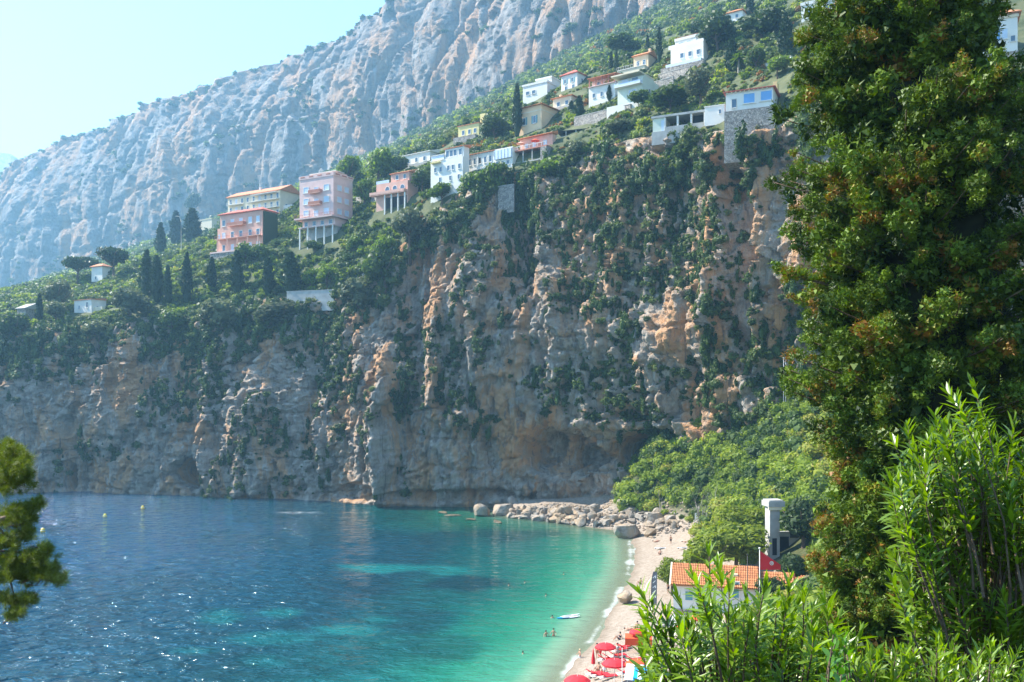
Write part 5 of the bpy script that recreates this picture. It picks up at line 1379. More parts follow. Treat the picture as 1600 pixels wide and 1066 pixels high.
link('gable_wall', npmesh('gable_wall', np.array([(.01, .1, zc), (.01, 5.1, zc), (.01, 3.0, zc + 1.93), (.2, .1, zc), (.2, 5.1, zc), (.2, 3.0, zc + 1.93)]), [(0, 2, 1), (3, 4, 5), (0, 3, 5, 2), (1, 2, 5, 4)], False, [M['white']]), o)
verge = link('verge', npmesh('verge', np.array([(-.5, -.55, zc - .02), (-.5, 3.0, zc + 2.22), (-.3, 3.0, zc + 2.22), (-.3, -.55, zc - .02), (-.5, -.55, zc - .2), (-.5, 3.0, zc + 2.0), (-.5, 5.75, zc - .0), (-.3, 5.75, zc + 0)]), [(0, 1, 2, 3), (0, 4, 5, 1), (1, 6, 7, 2)], False, [M['cream']]), o)
for x, w_, nm, zz, hh in ((2.0, 1.1, 'window', 1.9, 1.3), (7.6, 1.5, 'shutter', 1.3, 2.2)):
    f = link(nm, ringmesh(M['white']), o, (x, 0, zc - zz - .2), None, (w_, 1, hh)); link('pane', panemesh(M['teal']), f)
bx('plinth', .2, 3.2, -.12, -.004, -2.5, .9, 'stone', o); bx('rooflight', 7.3, 8.1, 1.2, 1.9, zc + 1.0, zc + 1.35, 'cream', o)
bx('wing', HL + .01, HL + 4.2, 1.2, 5.0, -2.5, zc - .4, 'white', o); tiled_roof('wing_roof', HL + .27, HL + 4.6, .8, 3.0, zc + .2, zc + 1.5, 'tileorange', o)
# terrace and steps in front of the hut
q = gp(1046, 110); t_ = thing('hut_terrace', 'pale paved terrace with steps in front of the beach hut', 'terrace', q, R(-14))
bx('paving', 0, 8, -1, 5, -2.0, .35, 'concrete', t_)
for i in range(4): bx('step', -0.5 - i * .45, -.002 - i * .45, .5, 2.5, -2.0, .25 - i * .16, 'stone', t_)
# second tiled roof
q = gp(1238, 124); o = thing('tiled_shed', 'low shed with ribbed orange roof at the right of the flag', 'shed', q, R(-4))
z2 = 31 + (608 - 908) / F * 124 - q.z
bx('wall', 0, 5.4, 0, 3.6, -3, z2 - .05, 'cream', o); tiled_roof('roof', -.4, 5.6, -.4, 3.4, z2, z2 + 1.5, 'tileorange', o, .3); bx('back_wall', .4, 5.4, 3.61, 4.0, -2, z2 + 2.0, 'coral', o)
# gate tower
q = gp(1203, 138); o = thing('gate_tower', 'pale concrete gate tower with flat cap among the pines', 'tower', q, R(8))
zt = 31 + (608 - 792) / F * 138 - q.z
bx('shaft', 0, 1.6, 0, 1.8, -4, zt, 'concrete', o); bx('cap', -.35, 2.3, -.35, 2.3, zt + .002, zt + .8, 'concrete', o); bx('cap_top', -.2, 2.1, -.2, 2.1, zt + .802, zt + 1.0, 'concrete', o); bx('bracket', -.3, 1.8, -.25, -.003, zt - .5, zt, 'cream', o)
bx('niche_shade', .4, 1.1, -.06, -.003, 1.0, 3.6, 'darkopen', o); bx('rear_wall', 1.602, 6.0, 2.0, 2.5, -4, zt - 4.2, 'concrete', o); bx('sign_board', 4.2, 5.6, 1.9, 1.997, zt - 5.2, zt - 4.4, 'black', o); bx('gate_opening_shade', 1.9, 4.0, 1.93, 1.997, -4, zt - 5.0, 'darkopen', o)

# flag
q = gp(1187, 112); zt = 31 + (608 - 858) / F * 112 - q.z
o = thing('flag', 'red triangular flag with white emblem on a white pole', 'flag', q)
link('pole', tubes('pole', [[((0, 0, -1), .06), ((0, 0, zt), .05)]], M['white'], 8), o); link('finial', tubes('finial', [[((0, 0, zt), .05), ((0, 0, zt + .05), .16), ((0, 0, zt + .18), .14), ((0, 0, zt + .22), .02)]], M['white'], 8), o)
V_, F_ = [], []; nn = 12
for i in range(nn + 1):
    u = i / nn
    for k_ in range(7):
        v = k_ / 6; L = 2.6
        V_.append((.06 + u * L, .12 * math.sin(u * 7 + v * 2) * u, zt - .25 - 2.35 * v + (-.0) - (1 - v) * u * 1.75))
    if i:
        for k_ in range(6): b0 = (i - 1) * 7 + k_; F_.append((b0, b0 + 7, b0 + 8, b0 + 1))
fl = link('cloth', npmesh('cloth', np.array(V_), F_, True, [M['red']]), o)
def disc(r0, r1, n=20, a0=0, a1=2 * PI): 
    v, f = [], []
    for i in range(n + 1):
        a = a0 + (a1 - a0) * i / n
        v += [(r0 * math.cos(a), 0, r0 * math.sin(a)), (r1 * math.cos(a), 0, r1 * math.sin(a))]
        if i: f.append((2*i-2, 2*i-1, 2*i+1, 2*i))
    return npmesh('emblem', np.array(v), f, False, [M['whitecloth']])
e_ = link('emblem', disc(.17, .25), fl, (1.45, -.16, zt - 1.75)); link('emblem_mark', disc(.0, .1), e_, (.03, -.004, .02))
# feather banner
q = gp(1017, 119); zt = 31 + (608 - 893) / F * 119 - q.z
o = thing('feather_banner', 'grey feather banner with white lettering leaning by the hut', 'banner', q, R(-10))
link('pole', tubes('pole', [[((0, 0, -.3), .04), ((.05, 0, zt * .6), .03), ((.25, 0, zt * .93), .025), ((.75, 0, zt), .015)]], M['black'], 6), o)
V_ = []; F_ = []
for i in range(11):
    u = i / 10; z = zt * (.18 + .82 * u); xl = .02 + .05 * u + (.25 * max(0, u - .7) ** 1.5 * 6 if u > .7 else 0); V_ += [(xl, -.01, z), (max(xl, .78 + .05 * u), .02, z - (0 if u < .9 else .02))]
    if i: F_.append((2*i-2, 2*i-1, 2*i+1, 2*i))
bn = link('cloth', npmesh('cloth', np.array(V_), F_, True, [plain('banner_grey', (0.16,0.17,0.19), .8, .1)]), o)
for i in range(5):      # tall white letters up the banner
    z = zt * (.36 + .12 * i); vs = [(.2, -.04, z), (.32, -.04, z), (.66, -.04, z + .34), (.54, -.04, z + .34), (.54, -.04, z), (.66, -.04, z)]
    link('lettering', npmesh('lettering', np.array(vs), [(0, 1, 2, 3)] if i % 2 else [(0, 1, 2, 3), (4, 5, 2, 3)], False, [M['whitecloth']]), bn)
# posts, lamp and sign
q = gp(1168, 113); o = thing('black_pole', 'thin black pole in front of the hut roof', 'pole', q); zt = 31 + (608 - 868) / F * 113 - q.z
link('shaft', tubes('shaft', [[((0, 0, -1), .07), ((0, 0, zt), .05)]], M['black'], 6), o); link('cap', tubes('cap', [[((0, 0, zt), .05), ((0, 0, zt + .03), .1), ((0, 0, zt + .2), .08)]], M['black'], 6), o)
p_ = P(1226, 612, 176); o = thing('lamp_post', 'pale lattice lamp post on the slope left of the conifer', 'lamp post', p_)
link('shaft', tubes('shaft', [[((-.2, 0, -2), .05), ((-.2, 0, 6.5), .05)], [((.2, 0, -2), .05), ((.2, 0, 6.5), .05)]] + [[((-.2, 0, i * .8), .03), ((.2, 0, i * .8 + .4), .03)] for i in range(8)], M['metal'], 5), o); bx('lamp_head', -.3, .9, -.2, .2, 6.502, 6.75, 'metal', o)
q = gp(1090, 182); o = thing('notice_sign', 'white notice board on a post above the boulders', 'sign', q); bx('post', -.05, .05, 0, .1, -.5, 1.3, 'metal', o); bx('board', -.55, .55, -.06, -.003, .9, 2.3, 'whitecloth', o)
q = P(255, 385, Yof(255, 385)); o = thing('street_lamp', 'curved white street lamp behind the tall cypresses', 'lamp post', P(283, 372, 306)); link('shaft', tubes('shaft', [[((0, 0, -4), .12), ((0, 0, 5.5), .09), ((-.5, 0, 7.2), .08), ((-1.3, 0, 7.5), .07)]], M['white'], 6), o); bx('lamp_head', -1.9, -1.2, -.15, .15, 7.35, 7.5, 'white', o)

# ------------------------------------------------------------------ boulders
def boulder_mesh(seed, sub=3):
    bm_ = bmesh.new(); bmesh.ops.create_icosphere(bm_, subdivisions=sub, radius=1.0)
    v = np.array([x.co for x in bm_.verts]); f = [tuple(q.index for q in x.verts) for x in bm_.faces]; bm_.free()
    r_ = np.random.default_rng(seed)
    for k_ in range(13):        # chop facets
        n = r_.normal(size=3); n /= np.linalg.norm(n); dd = r_.uniform(.45, .8); t_ = v @ n - dd; v = v - np.outer(np.maximum(t_, 0) * .97, n)
    v = v * (1 + .08 * fbm(v * 1.6 + seed * 3.1, 4))[:, None] + .03 * fbm(v * 6 + seed, 2)[:, None]
    return npmesh('boulder', v, f, False, [M['boulder']])
BM = [boulder_mesh(i) for i in range(7)]
def boulder(x, y, wpx, hpx, label, group=None, k_=None, Y=None, sink=.3):
    q = on_ground(x, y) if Y is None else P(x, y, Y)
    w_ = wpx * q.y / F / 2; h_ = hpx * q.y / F / 2
    o = link('boulder', BM[(k_ if k_ is not None else random.randrange(7))], None, q + Vector((0, w_ * .5, h_ * (1 - sink))), (random.uniform(-.2, .2), random.uniform(-.2, .2), random.uniform(0, 6.28)), (w_ * 1.12, w_ * random.uniform(.9, 1.1), h_ * 1.2))
    return tag(o, label, 'boulder', group)
boulder(985, 842, 52, 32, 'big grey boulder at the water edge where the pebble beach ends', k_=0)
boulder(1022, 822, 30, 26, 'pointed pale boulder behind the big grey one', k_=1)
boulder(1018, 838, 26, 15, 'pale flat boulder touching the right of the big grey one', k_=2)
boulder(753, 812, 32, 28, 'dark rounded boulder, left of the pair standing in the water', k_=3, Y=219, sink=.2)
boulder(787, 811, 44, 32, 'pale blocky boulder, right of the pair standing in the water', k_=4, Y=221, sink=.2)
boulder(978, 945, 36, 21, 'lone tan boulder at the water edge below the banner', k_=5)
boulder(800, 792, 18, 22, 'upright pale slab leaning on the cliff foot', k_=6, Y=228)
boulder(818, 796, 22, 14, 'slanting white slab right of the upright one', k_=1, Y=227)
boulder(828, 800, 18, 15, 'white block under the slanting slab', k_=2, Y=225)
boulder(970, 793, 18, 15, 'orange tinted round boulder under the green slope', k_=3)
for x, y, w_ in ((690, 801, 30), (710, 806, 32), (778, 816, 34), (735, 812, 22)):
    q = P(x, y, 31 * F / (y - 608)); o = link('reef_rock', BM[x % 7], None, q + Vector((0, 0, .05)), (0, 0, x), (w_ * q.y / F / 2, 1.3, .42)); o.material_slots[0].link = 'OBJECT'; o.material_slots[0].material = M['wetrock']
    tag(o, 'low wave washed rock just above the water off the cliff foot', 'rock', 'low rocks awash off the cliff foot')
rs = random.Random(21)
for i in range(160):
    u = rs.random() ** 1.25; x = 806 + 247 * u + rs.gauss(0, 6); lo = np.interp(x, [806, 900, 960, 1000, 1060], [813, 823, 828, 832, 828]); hi = np.interp(x, [806, 900, 960, 1000, 1060], [798, 798, 800, 800, 812])
    y = hi + (lo - hi) * rs.random() ** .8
    if 955 < x < 1012 and y > 818: continue
    boulder(x, y, rs.choice((8, 11, 14, 18, 22, 26)) , rs.choice((7, 9, 12, 15)), ('limestone boulder at the cliff end of the rock heap' if x < 905 else 'limestone boulder in the middle of the rock heap by the big grey one' if x < 985 else 'limestone boulder in the rock heap at the foot of the green slope'), 'boulders heaped at the end of the beach')
n_ = 2600
X = RNG.uniform(-5, 44, n_); Y = RNG.uniform(180, 222, n_); Z = ground(X, Y); px, py = pix(X, Y, Z)
kk = (Z > .1) & (Z < 6.5) & (px > 820) & (px < 1130) & ((Y > 190) | (px > 1015))
bmm = boulder_mesh(30, 1); pv = np.array([v.co for v in bmm.vertices]); pf = [tuple(p.vertices) for p in bmm.polygons]
scatter('rubble', 'small pale stones scattered between the boulders at the beach end', 'stones', M['boulder'], [(pv, pf)], np.stack([X, Y, Z + .1], 1)[kk], RNG.uniform(.15, .55, kk.sum()), RNG.uniform(0, 1, kk.sum()))

# ------------------------------------------------------------------ parasols, loungers, boards, buoys
def parasol(x, y, r_, mat, label, Y=None, hgt=2.3, tilt=0.0):
    """centre of the canopy at photo pixel (x, y)"""
    Yg = Y or (HC - 1.3 - hgt) * F / (y - HZ); X = (x - 800) / F * Yg; b = Vector((X, Yg, gz(X, Yg)))
    o = thing('parasol', label, 'parasol', b, 0, 'red parasols on the beach'); n = 8
    link('pole', tubes('pole', [[((0, 0, -.3), .03), ((tilt * 1.0, 0, hgt), .025)]], M['white'], 6), o)
    vs = [(tilt, 0, hgt + .1)]
    for ring, (rr, dz) in enumerate(((.35, .02), (.7, -.14), (1.0, -.40))):
        for k_ in range(n * 2): a = PI * k_ / n; s_ = 1 if k_ % 2 == 0 else .955; vs.append((tilt + r_ * rr * s_ * math.cos(a), r_ * rr * s_ * math.sin(a), hgt + .1 + dz * r_ * .75))
    m_ = n * 2; fs = [(0, 1 + k_, 1 + (k_ + 1) % m_) for k_ in range(m_)]
    for g_ in range(2):
        for k_ in range(m_): a = 1 + g_ * m_; fs.append((a + k_, a + m_ + k_, a + m_ + (k_ + 1) % m_, a + (k_ + 1) % m_))
    b0 = 1 + 2 * m_; vs += [(v[0], v[1], v[2] - .16) for v in vs[b0:b0 + m_]]
    for k_ in range(m_): fs.append((b0 + k_, b0 + m_ + k_, b0 + m_ + (k_ + 1) % m_, b0 + (k_ + 1) % m_))
    link('canopy', npmesh('canopy', np.array(vs), fs, False, [M[mat]]), o)
    link('finial', tubes('finial', [[((tilt, 0, hgt + .08), .03), ((tilt, 0, hgt + .28), .015)]], M['white'], 5), o)
parasol(946, 1003, 1.15, 'red', 'open red parasol standing alone nearest the wet sand')
parasol(997, 988, 1.0, 'red', 'open red parasol furthest up the beach near the lone boulder')
parasol(960, 1044, 1.25, 'red', 'open red parasol in the middle of the sunbeds')
parasol(902, 1063, 1.25, 'red', 'open red parasol cut by the bottom edge near the water')
parasol(1070, 991, 1.1, 'red', 'red parasol behind the oleander tips')
parasol(1090, 978, .9, 'orangecloth', 'orange red parasol right of the one behind the oleander')
parasol(996, 1064, 1.2, 'orangecloth', 'orange red parasol at the bottom beside the blue white awning')
# closed parasol
q = on_ground(927, 1045); o = thing('closed_parasol', 'closed red parasol standing upright by the water', 'parasol', q)
link('pole', tubes('pole', [[((0, 0, -.3), .03), ((0, 0, .8), .03)]], M['white'], 6), o); link('canopy', tubes('canopy', [[((0, 0, .55), .22), ((0, 0, 1.0), .2), ((0, 0, 1.7), .1), ((0, 0, 2.2), .02)]], M['red'], 8), o)
# square awning
q = on_ground(978, 1022); o = thing('beach_awning', 'square red canvas awning on four posts among the sunbeds', 'awning', q, R(-8))
for a, b in ((0, 0), (2.7, 0), (0, 1.8), (2.7, 1.8)): bx('post', a, a + .06, b, b + .06, -.3, 1.7, 'white', o)
bx('canvas', -.1, 2.9, -.1, 2.0, 1.702, 1.78, 'orangecloth', o); bx('valance', -.1, 2.9, -.14, -.102, 1.0, 1.78, 'orangecloth', o)
# blue and white awning at the bottom edge
q = on_ground(975, 1092); o = thing('striped_awning', 'white and blue striped awning cut by the bottom edge', 'awning', q, R(-15)); zt = 2.6
for i in range(6): 
    vs = [(i * .38, 0, zt), (i * .38 + .379, 0, zt), (i * .38 + .379, 1.7, zt - .9), (i * .38, 1.7, zt - .9)]; vs = [(x, 1.7 - y, z) for x, y, z in vs]
    link('panel', npmesh('panel', np.array(vs + [(x, y, z - .04) for x, y, z in vs]), [(0, 1, 2, 3), (7, 6, 5, 4), (0, 4, 5, 1), (2, 6, 7, 3)], False, [M['boardblue'] if i in (2, 4) else M['whitecloth']]), o)
link('mast', tubes('mast', [[((-.2, .3, -.4), .04), ((-.2, .3, 4.4), .03)]], M['white'], 6), o)
for a in (0.05, 2.2): bx('post', a, a + .05, 1.6, 1.65, -.3, zt - .02, 'white', o)
# loungers
def lounger_parts(o, col):
    bx('frame', -.32, .32, -1.0, 1.0, .24, .30, 'white', o); bx('mattress', -.30, .30, -.98, .28, .302, .40, col, o)
    link('backrest', npmesh('backrest', np.array([(-.3, .3, .32), (.3, .3, .32), (.3, .95, .72), (-.3, .95, .72), (-.3, .3, .42), (.3, .3, .42), (.3, .9, .82), (-.3, .9, .82)]), [(0, 3, 2, 1), (4, 5, 6, 7), (0, 1, 5, 4), (1, 2, 6, 5), (2, 3, 7, 6), (3, 0, 4, 7)], False, [M[col]]), o)
    for a in (-.28, .23):
        for b in (-.85, .75): bx('leg', a, a + .05, b, b + .05, 0, .238, 'white', o)
def lounger(x, y, rz, col, label, group='sunbeds set out on the pebbles'):
    q = on_ground(x, y); o = thing('sun_lounger', label, 'sunbed', q + Vector((0, 0, .02)), rz, group); lounger_parts(o, col)
SL = 'red sunbed among the parasols on the lower beach'
for x, y, rz in ((955, 1032, 1.9), (948, 1035, 1.85), (965, 1029, 1.95), (938, 1060, 1.9), (930, 1057, 1.9), (975, 1016, 2.2), (968, 1020, 2.1), (985, 1040, 2.0), (992, 1036, 2.0), (978, 1056, 2.0), (1000, 1048, 2.0), (1005, 1004, 2.0), (990, 1006, 2.0), (950, 1062, 1.9)):
    lounger(x, y, rz, 'red', SL)
# boards
def board(x, y, L, wd, rz, label, mats, z=None):
    q = on_ground(x, y) if z is None else Vector(((x - 800) / F * (31 * F / (y - 608)), 31 * F / (y - 608), z))
    V_, F_, fm_ = [], [], []; n = 16
    for i in range(n + 1):
        u = i / n * 2 - 1; hw = wd / 2 * (1 - abs(u) ** 3.2) ** .6 if abs(u) < 1 else .01; zz = .05 * max(0, u) ** 2 * 2.2
        V_ += [(u * L / 2, -hw, .05 + zz), (u * L / 2, 0, .10 + zz), (u * L / 2, hw, .05 + zz), (u * L / 2, 0, .0 + zz)]
        if i:
            a = (i - 1) * 4
            for k_ in range(4): F_.append((a + k_, a + 4 + k_, a + 4 + (k_ + 1) % 4, a + (k_ + 1) % 4)); fm_.append(0 if u < .1 else 1)
    o = thing('paddle_board', label, 'paddle board', q + Vector((0, 0, .02)), rz)
    me = npmesh('hull', np.array(V_), F_, True, [M[m_] for m_ in mats], fm_); link('hull', me, o)
    bx('deck_pad', -L * .25, L * .05, -wd * .3, wd * .3, .095, .118, 'metal', o); bx('fin', -L * .45, -L * .40, -.01, .01, -.15, .02, 'black', o)
board(1037, 857, 3.6, .75, .05, 'white paddle board lying on the far end of the beach', ('whitecloth', 'whitecloth'))
board(1072, 857, 3.2, .7, -.05, 'pale blue board lying beside the white one near the pines', ('paleglass', 'whitecloth'))
board(888, 966, 3.3, .8, .25, 'blue and white paddle board floating in the shallows', ('boardblue', 'whitecloth'), .04)
board(890, 963.5, 3.0, .6, .42, 'white board floating alongside the blue paddle board', ('whitecloth', 'whitecloth'), .05)
for i, (x, y, lb) in enumerate(((67, 831, 'yellow buoy nearest the pine branch at left'), (164, 808, 'yellow buoy in the middle of the three'), (223, 795, 'yellow buoy furthest out, nearest the cliff'))):
    q = Vector(((x - 800) / F * 43400 / (y - 608), 43400 / (y - 608), 0)); o = thing('buoy', lb, 'buoy', q, 0, 'yellow buoys in the bay')
    link('float', tubes('float', [[((0, 0, -.3), .1), ((0, 0, -.1), .45), ((0, 0, .3), .5), ((0, 0, .7), .3), ((0, 0, .85), .05)]], M['buoy'], 10), o); link('band', tubes('band', [[((0, 0, .28), .505), ((0, 0, .36), .49)]], M['whitecloth'], 10), o)

# ------------------------------------------------------------------ people
def person_mesh(name, J, E, rad):
    me = bpy.data.meshes.new(name); me.from_pydata([J[k_] for k_ in J], [(list(J).index(a), list(J).index(b)) for a, b in E], [])
    o = bpy.data.objects.new('tmp', me); COL.objects.link(o)
    o.modifiers.new('s', 'SKIN'); sub = o.modifiers.new('u', 'SUBSURF'); sub.levels = 1
    for i, k_ in enumerate(J):
        sv = me.skin_vertices[0].data[i]; r_ = rad[k_]; sv.radius = r_ if isinstance(r_, tuple) else (r_, r_); sv.use_root = (k_ == 'hip')
    dg = bpy.context.evaluated_depsgraph_get(); m2 = bpy.data.meshes.new_from_object(o.evaluated_get(dg)); bpy.data.objects.remove(o)
    m2.name = name; m2.materials.clear(); m2.materials.append(M['skin'])
    m2.polygons.foreach_set('use_smooth', np.ones(len(m2.polygons), bool)); return m2
ED = [('hip', 'belly'), ('belly', 'chest'), ('chest', 'neck'), ('neck', 'chin'), ('chin', 'skull'), ('skull', 'crown'), ('chest', 'shl'), ('shl', 'ell'), ('ell', 'wrl'), ('wrl', 'hal'), ('chest', 'shr'), ('shr', 'elr'), ('elr', 'wrr'), ('wrr', 'har'),
      ('hip', 'hil'), ('hil', 'knl'), ('knl', 'anl'), ('anl', 'tol'), ('hip', 'hir'), ('hir', 'knr'), ('knr', 'anr'), ('anr', 'tor')]
RD = dict(hip=(.15, .11), belly=(.13, .10), chest=(.155, .11), neck=.055, chin=.07, skull=.095, crown=.05, shl=.065, ell=.042, wrl=.03, hal=.035, shr=.065, elr=.042, wrr=.03, har=.035, hil=.095, knl=.058, anl=.04, tol=.035, hir=.095, knr=.058, anr=.04, tor=.035)
STAND = dict(hip=(0, 0, .95), belly=(0, 0, 1.12), chest=(0, 0, 1.36), neck=(0, 0, 1.50), chin=(0, -.02, 1.58), skull=(0, -.01, 1.67), crown=(0, 0, 1.76), shl=(-.19, 0, 1.42), ell=(-.25, .03, 1.14), wrl=(-.24, -.06, .90), hal=(-.24, -.08, .81), shr=(.19, 0, 1.42), elr=(.26, .03, 1.14), wrr=(.24, -.06, .90), har=(.24, -.08, .81),
     hil=(-.1, 0, .86), knl=(-.11, -.02, .48), anl=(-.12, .02, .09), tol=(-.13, -.14, .04), hir=(.1, 0, .86), knr=(.12, -.05, .48), anr=(.14, .0, .09), tor=(.15, -.16, .04))
SIT = dict(hip=(0, .1, .12), belly=(0, .16, .30), chest=(0, .2, .54), neck=(0, .2, .68), chin=(0, .16, .76), skull=(0, .16, .85), crown=(0, .17, .94), shl=(-.19, .2, .60), ell=(-.24, .0, .42), wrl=(-.16, -.22, .42), hal=(-.13, -.3, .43), shr=(.19, .2, .60), elr=(.26, .32, .34), wrr=(.25, .42, .12), har=(.25, .46, .05),
     hil=(-.1, .02, .12), knl=(-.13, -.36, .48), anl=(-.13, -.58, .1), tol=(-.13, -.72, .05), hir=(.1, .02, .12), knr=(.15, -.38, .44), anr=(.14, -.62, .1), tor=(.15, -.76, .05))
LIE = dict(hip=(0, 0, .12), belly=(0, .18, .12), chest=(0, .42, .14), neck=(0, .56, .15), chin=(0, .63, .18), skull=(0, .72, .18), crown=(0, .82, .17), shl=(-.19, .46, .12), ell=(-.3, .25, .06), wrl=(-.28, .02, .06), hal=(-.27, -.06, .05), shr=(.19, .46, .12), elr=(.36, .62, .06), wrr=(.2, .82, .06), har=(.12, .86, .06),
     hil=(-.1, -.1, .11), knl=(-.12, -.46, .18), anl=(-.13, -.86, .06), tol=(-.14, -.9, .14), hir=(.1, -.1, .11), knr=(.13, -.42, .34), anr=(.13, -.74, .07), tor=(.13, -.86, .05))
WADE = dict(STAND); WADE.update(ell=(-.34, -.05, 1.2), wrl=(-.42, -.2, 1.05), hal=(-.44, -.27, 1.02), elr=(.34, -.05, 1.2), wrr=(.40, -.22, 1.06), har=(.42, -.28, 1.03))
WALK = dict(STAND); WALK.update(knl=(-.1, -.22, .5), anl=(-.11, -.22, .1), tol=(-.12, -.38, .06), knr=(.1, .08, .5), anr=(.11, .34, .13), tor=(.11, .24, .04), ell=(-.24, .14, 1.16), wrl=(-.24, .02, .95), hal=(-.24, -.03, .88), wrr=(.22, -.2, 1.0), har=(.22, -.27, .95))
PM = {k_: person_mesh('body', j, ED, RD) for k_, j in (('stand', STAND), ('sit', SIT), ('lie', LIE), ('wade', WADE), ('walk', WALK))}
PJ = {'stand': STAND, 'sit': SIT, 'lie': LIE, 'wade': WADE, 'walk': WALK}
def person(x, y, pose, rz, label, suit='navy', hair='hair', top=None, z=None, sc=1.0):
    q = on_ground(x, y) if z is None else Vector(((x - 800) / F * ((31 - 0) * F / (y - 608)), 31 * F / (y - 608), z))
    o = thing('person', label, 'person', q, rz); o.scale = (sc, sc, sc)
    link('body', PM[pose], o); J = {k_: Vector(v) for k_, v in PJ[pose].items()}
    up = (J['crown'] - J['chin']).normalized()
    a = J['skull'] + up * .01 + Vector((0, .02, 0))
    link('hair', tubes('hair', [[(a - up * .05, .085), (a, .108), (a + up * .06, .10), (a + up * .105, .05), (a + up * .115, .01)]], M[hair], 8), o)
    link('swimwear', tubes('swimwear', [[(J['hip'] + (J['belly'] - J['hip']) * .3, .165), (J['hip'], .175), (J['hip'] - (J['belly'] - J['hip']).normalized() * .12, .16)]] + [[(J['hi' + s_], .115), (J['hi' + s_] + (J['kn' + s_] - J['hi' + s_]) * .45, .098)] for s_ in 'lr'], M[suit], 8), o)
    if top: link('top', tubes('top', [[(J['belly'], .15), ((J['belly'] + J['chest']) / 2, .165), (J['chest'], .18), (J['chest'] + (J['neck'] - J['chest']) * .4, .14)]], M[top], 8), o)
    return o
person(1048, 851, 'stand', .4, 'person in dark shorts standing on the far sand by the white board')
person(1026, 847, 'lie', 1.5, 'person lying on the far sand left of the standing one', 'redbrick')
person(1072, 848, 'lie', 1.7, 'person lying on the sand right of the standing one', 'tan')
person(1031, 867, 'sit', -.6, 'person sitting on the sand below the white board', 'navy')
person(1000, 913, 'sit', -1.0, 'person in dark swimwear sitting by the water left of the banner', 'navy')
person(1044, 928, 'stand', .8, 'person in pink top standing at the hut corner', 'navy', top='coral')
person(967, 1000, 'sit', -1.4, 'dark clothed person sitting left of the red awning', 'navy', top='navy')
person(985, 985, 'lie', 1.2, 'person lying on pebbles near the lone tan boulder', 'redbrick')
person(995, 983, 'sit', -.5, 'person sitting behind the highest red parasol', 'navy')
person(938, 1031, 'walk', .9, 'tanned person in red top walking between parasols', 'red', top='redbrick')
person(933, 1030, 'stand', 2.4, 'slim person beside the one in red top', 'redbrick')
person(965, 1030, 'stand', -.7, 'person in long grey dress standing among the sunbeds', 'metal', top='metal')
person(934, 1050, 'sit', -.8, 'person sitting on a sunbed near the closed parasol', 'redbrick')
person(943, 1052, 'sit', -.4, 'person in white sitting at the low sunbeds', 'whitecloth', top='whitecloth')
person(853, 994, 'wade', .5, 'left one of two bathers standing waist deep', 'navy', z=-1.05)
person(865, 994, 'wade', -.4, 'right one of two bathers standing waist deep', 'redbrick', z=-.8)
person(906, 1030, 'wade', -1.2, 'pale bather wading in the surf', 'whitecloth', hair='tan', z=-.6)
person(863, 966, 'wade', 0, 'swimmer beside the blue paddle board, head above water', z=-1.35, suit='navy')
for x, y, lb in ((795, 915, 'leftmost of three swimmers far out off the beach'), (820, 911, 'middle of three swimmers far out off the beach'), (881, 898, 'swimmer nearest the far beach'), (853, 931, 'swimmer above the blue paddle board'), (817, 1022, 'swimmer in the green shallows near the bottom')):
    person(x, y, 'wade', 1.0, lb, z=-1.42)

# ------------------------------------------------------------------ foreground plants
def nrmz(a): return a / np.linalg.norm(a, axis=-1)[..., None]
def frames(n_dir, r):
    a = nrmz(n_dir); b = np.cross(a, r.normal(size=a.shape)); b = nrmz(b); return a, b, np.cross(a, b)
def spray(r, n=64, L=.34, leaf=.05):
    """one tuft of scale-leaf twigs growing along +z from the origin: returns leaf quads (n,4,3)"""
    nt_ = 7; out = []
    for k_ in range(nt_):
        d_ = np.array([r.normal() * .55, r.normal() * .55, 1.0]); d_ /= np.linalg.norm(d_)
        LL = L * r.uniform(.55, 1.0)
        m_ = n // nt_
        u = r.uniform(.15, 1, m_)
        p = d_ * (u * LL)[:, None] + np.array([0, 0, 1]) * (0.06 * u ** 2)[:, None] + r.normal(size=(m_, 3)) * .014
        dl = nrmz(d_ + .75 * r.normal(size=(m_, 3))); a, b, c_ = frames(dl, r)
        s = leaf * r.uniform(.6, 1.3, m_)[:, None]
        out.append(np.stack([p, p + a * s * .55 + b * s * .32, p + a * s * 1.25, p + a * s * .55 - b * s * .32], 1))
    return np.concatenate(out)
def place(sprays, pos, dirs, scl, r):
    """copy tufts to positions with z axis along dirs"""
    which = r.integers(0, len(sprays), len(pos)); Q = []
    z, x, y = frames(dirs, r)
    for k_, sp in enumerate(sprays):
        i = np.where(which == k_)[0]
        if not len(i): continue
        m_ = np.stack([x[i], y[i], z[i]], 2) * scl[i][:, None, None]       # columns are axes
        q = np.einsum('nij,lvj->nlvi', m_, sp) + pos[i][:, None, None, :]
        Q.append(q.reshape(-1, 3))
    q = np.concatenate(Q); return q, np.arange(len(q)).reshape(-1, 4)

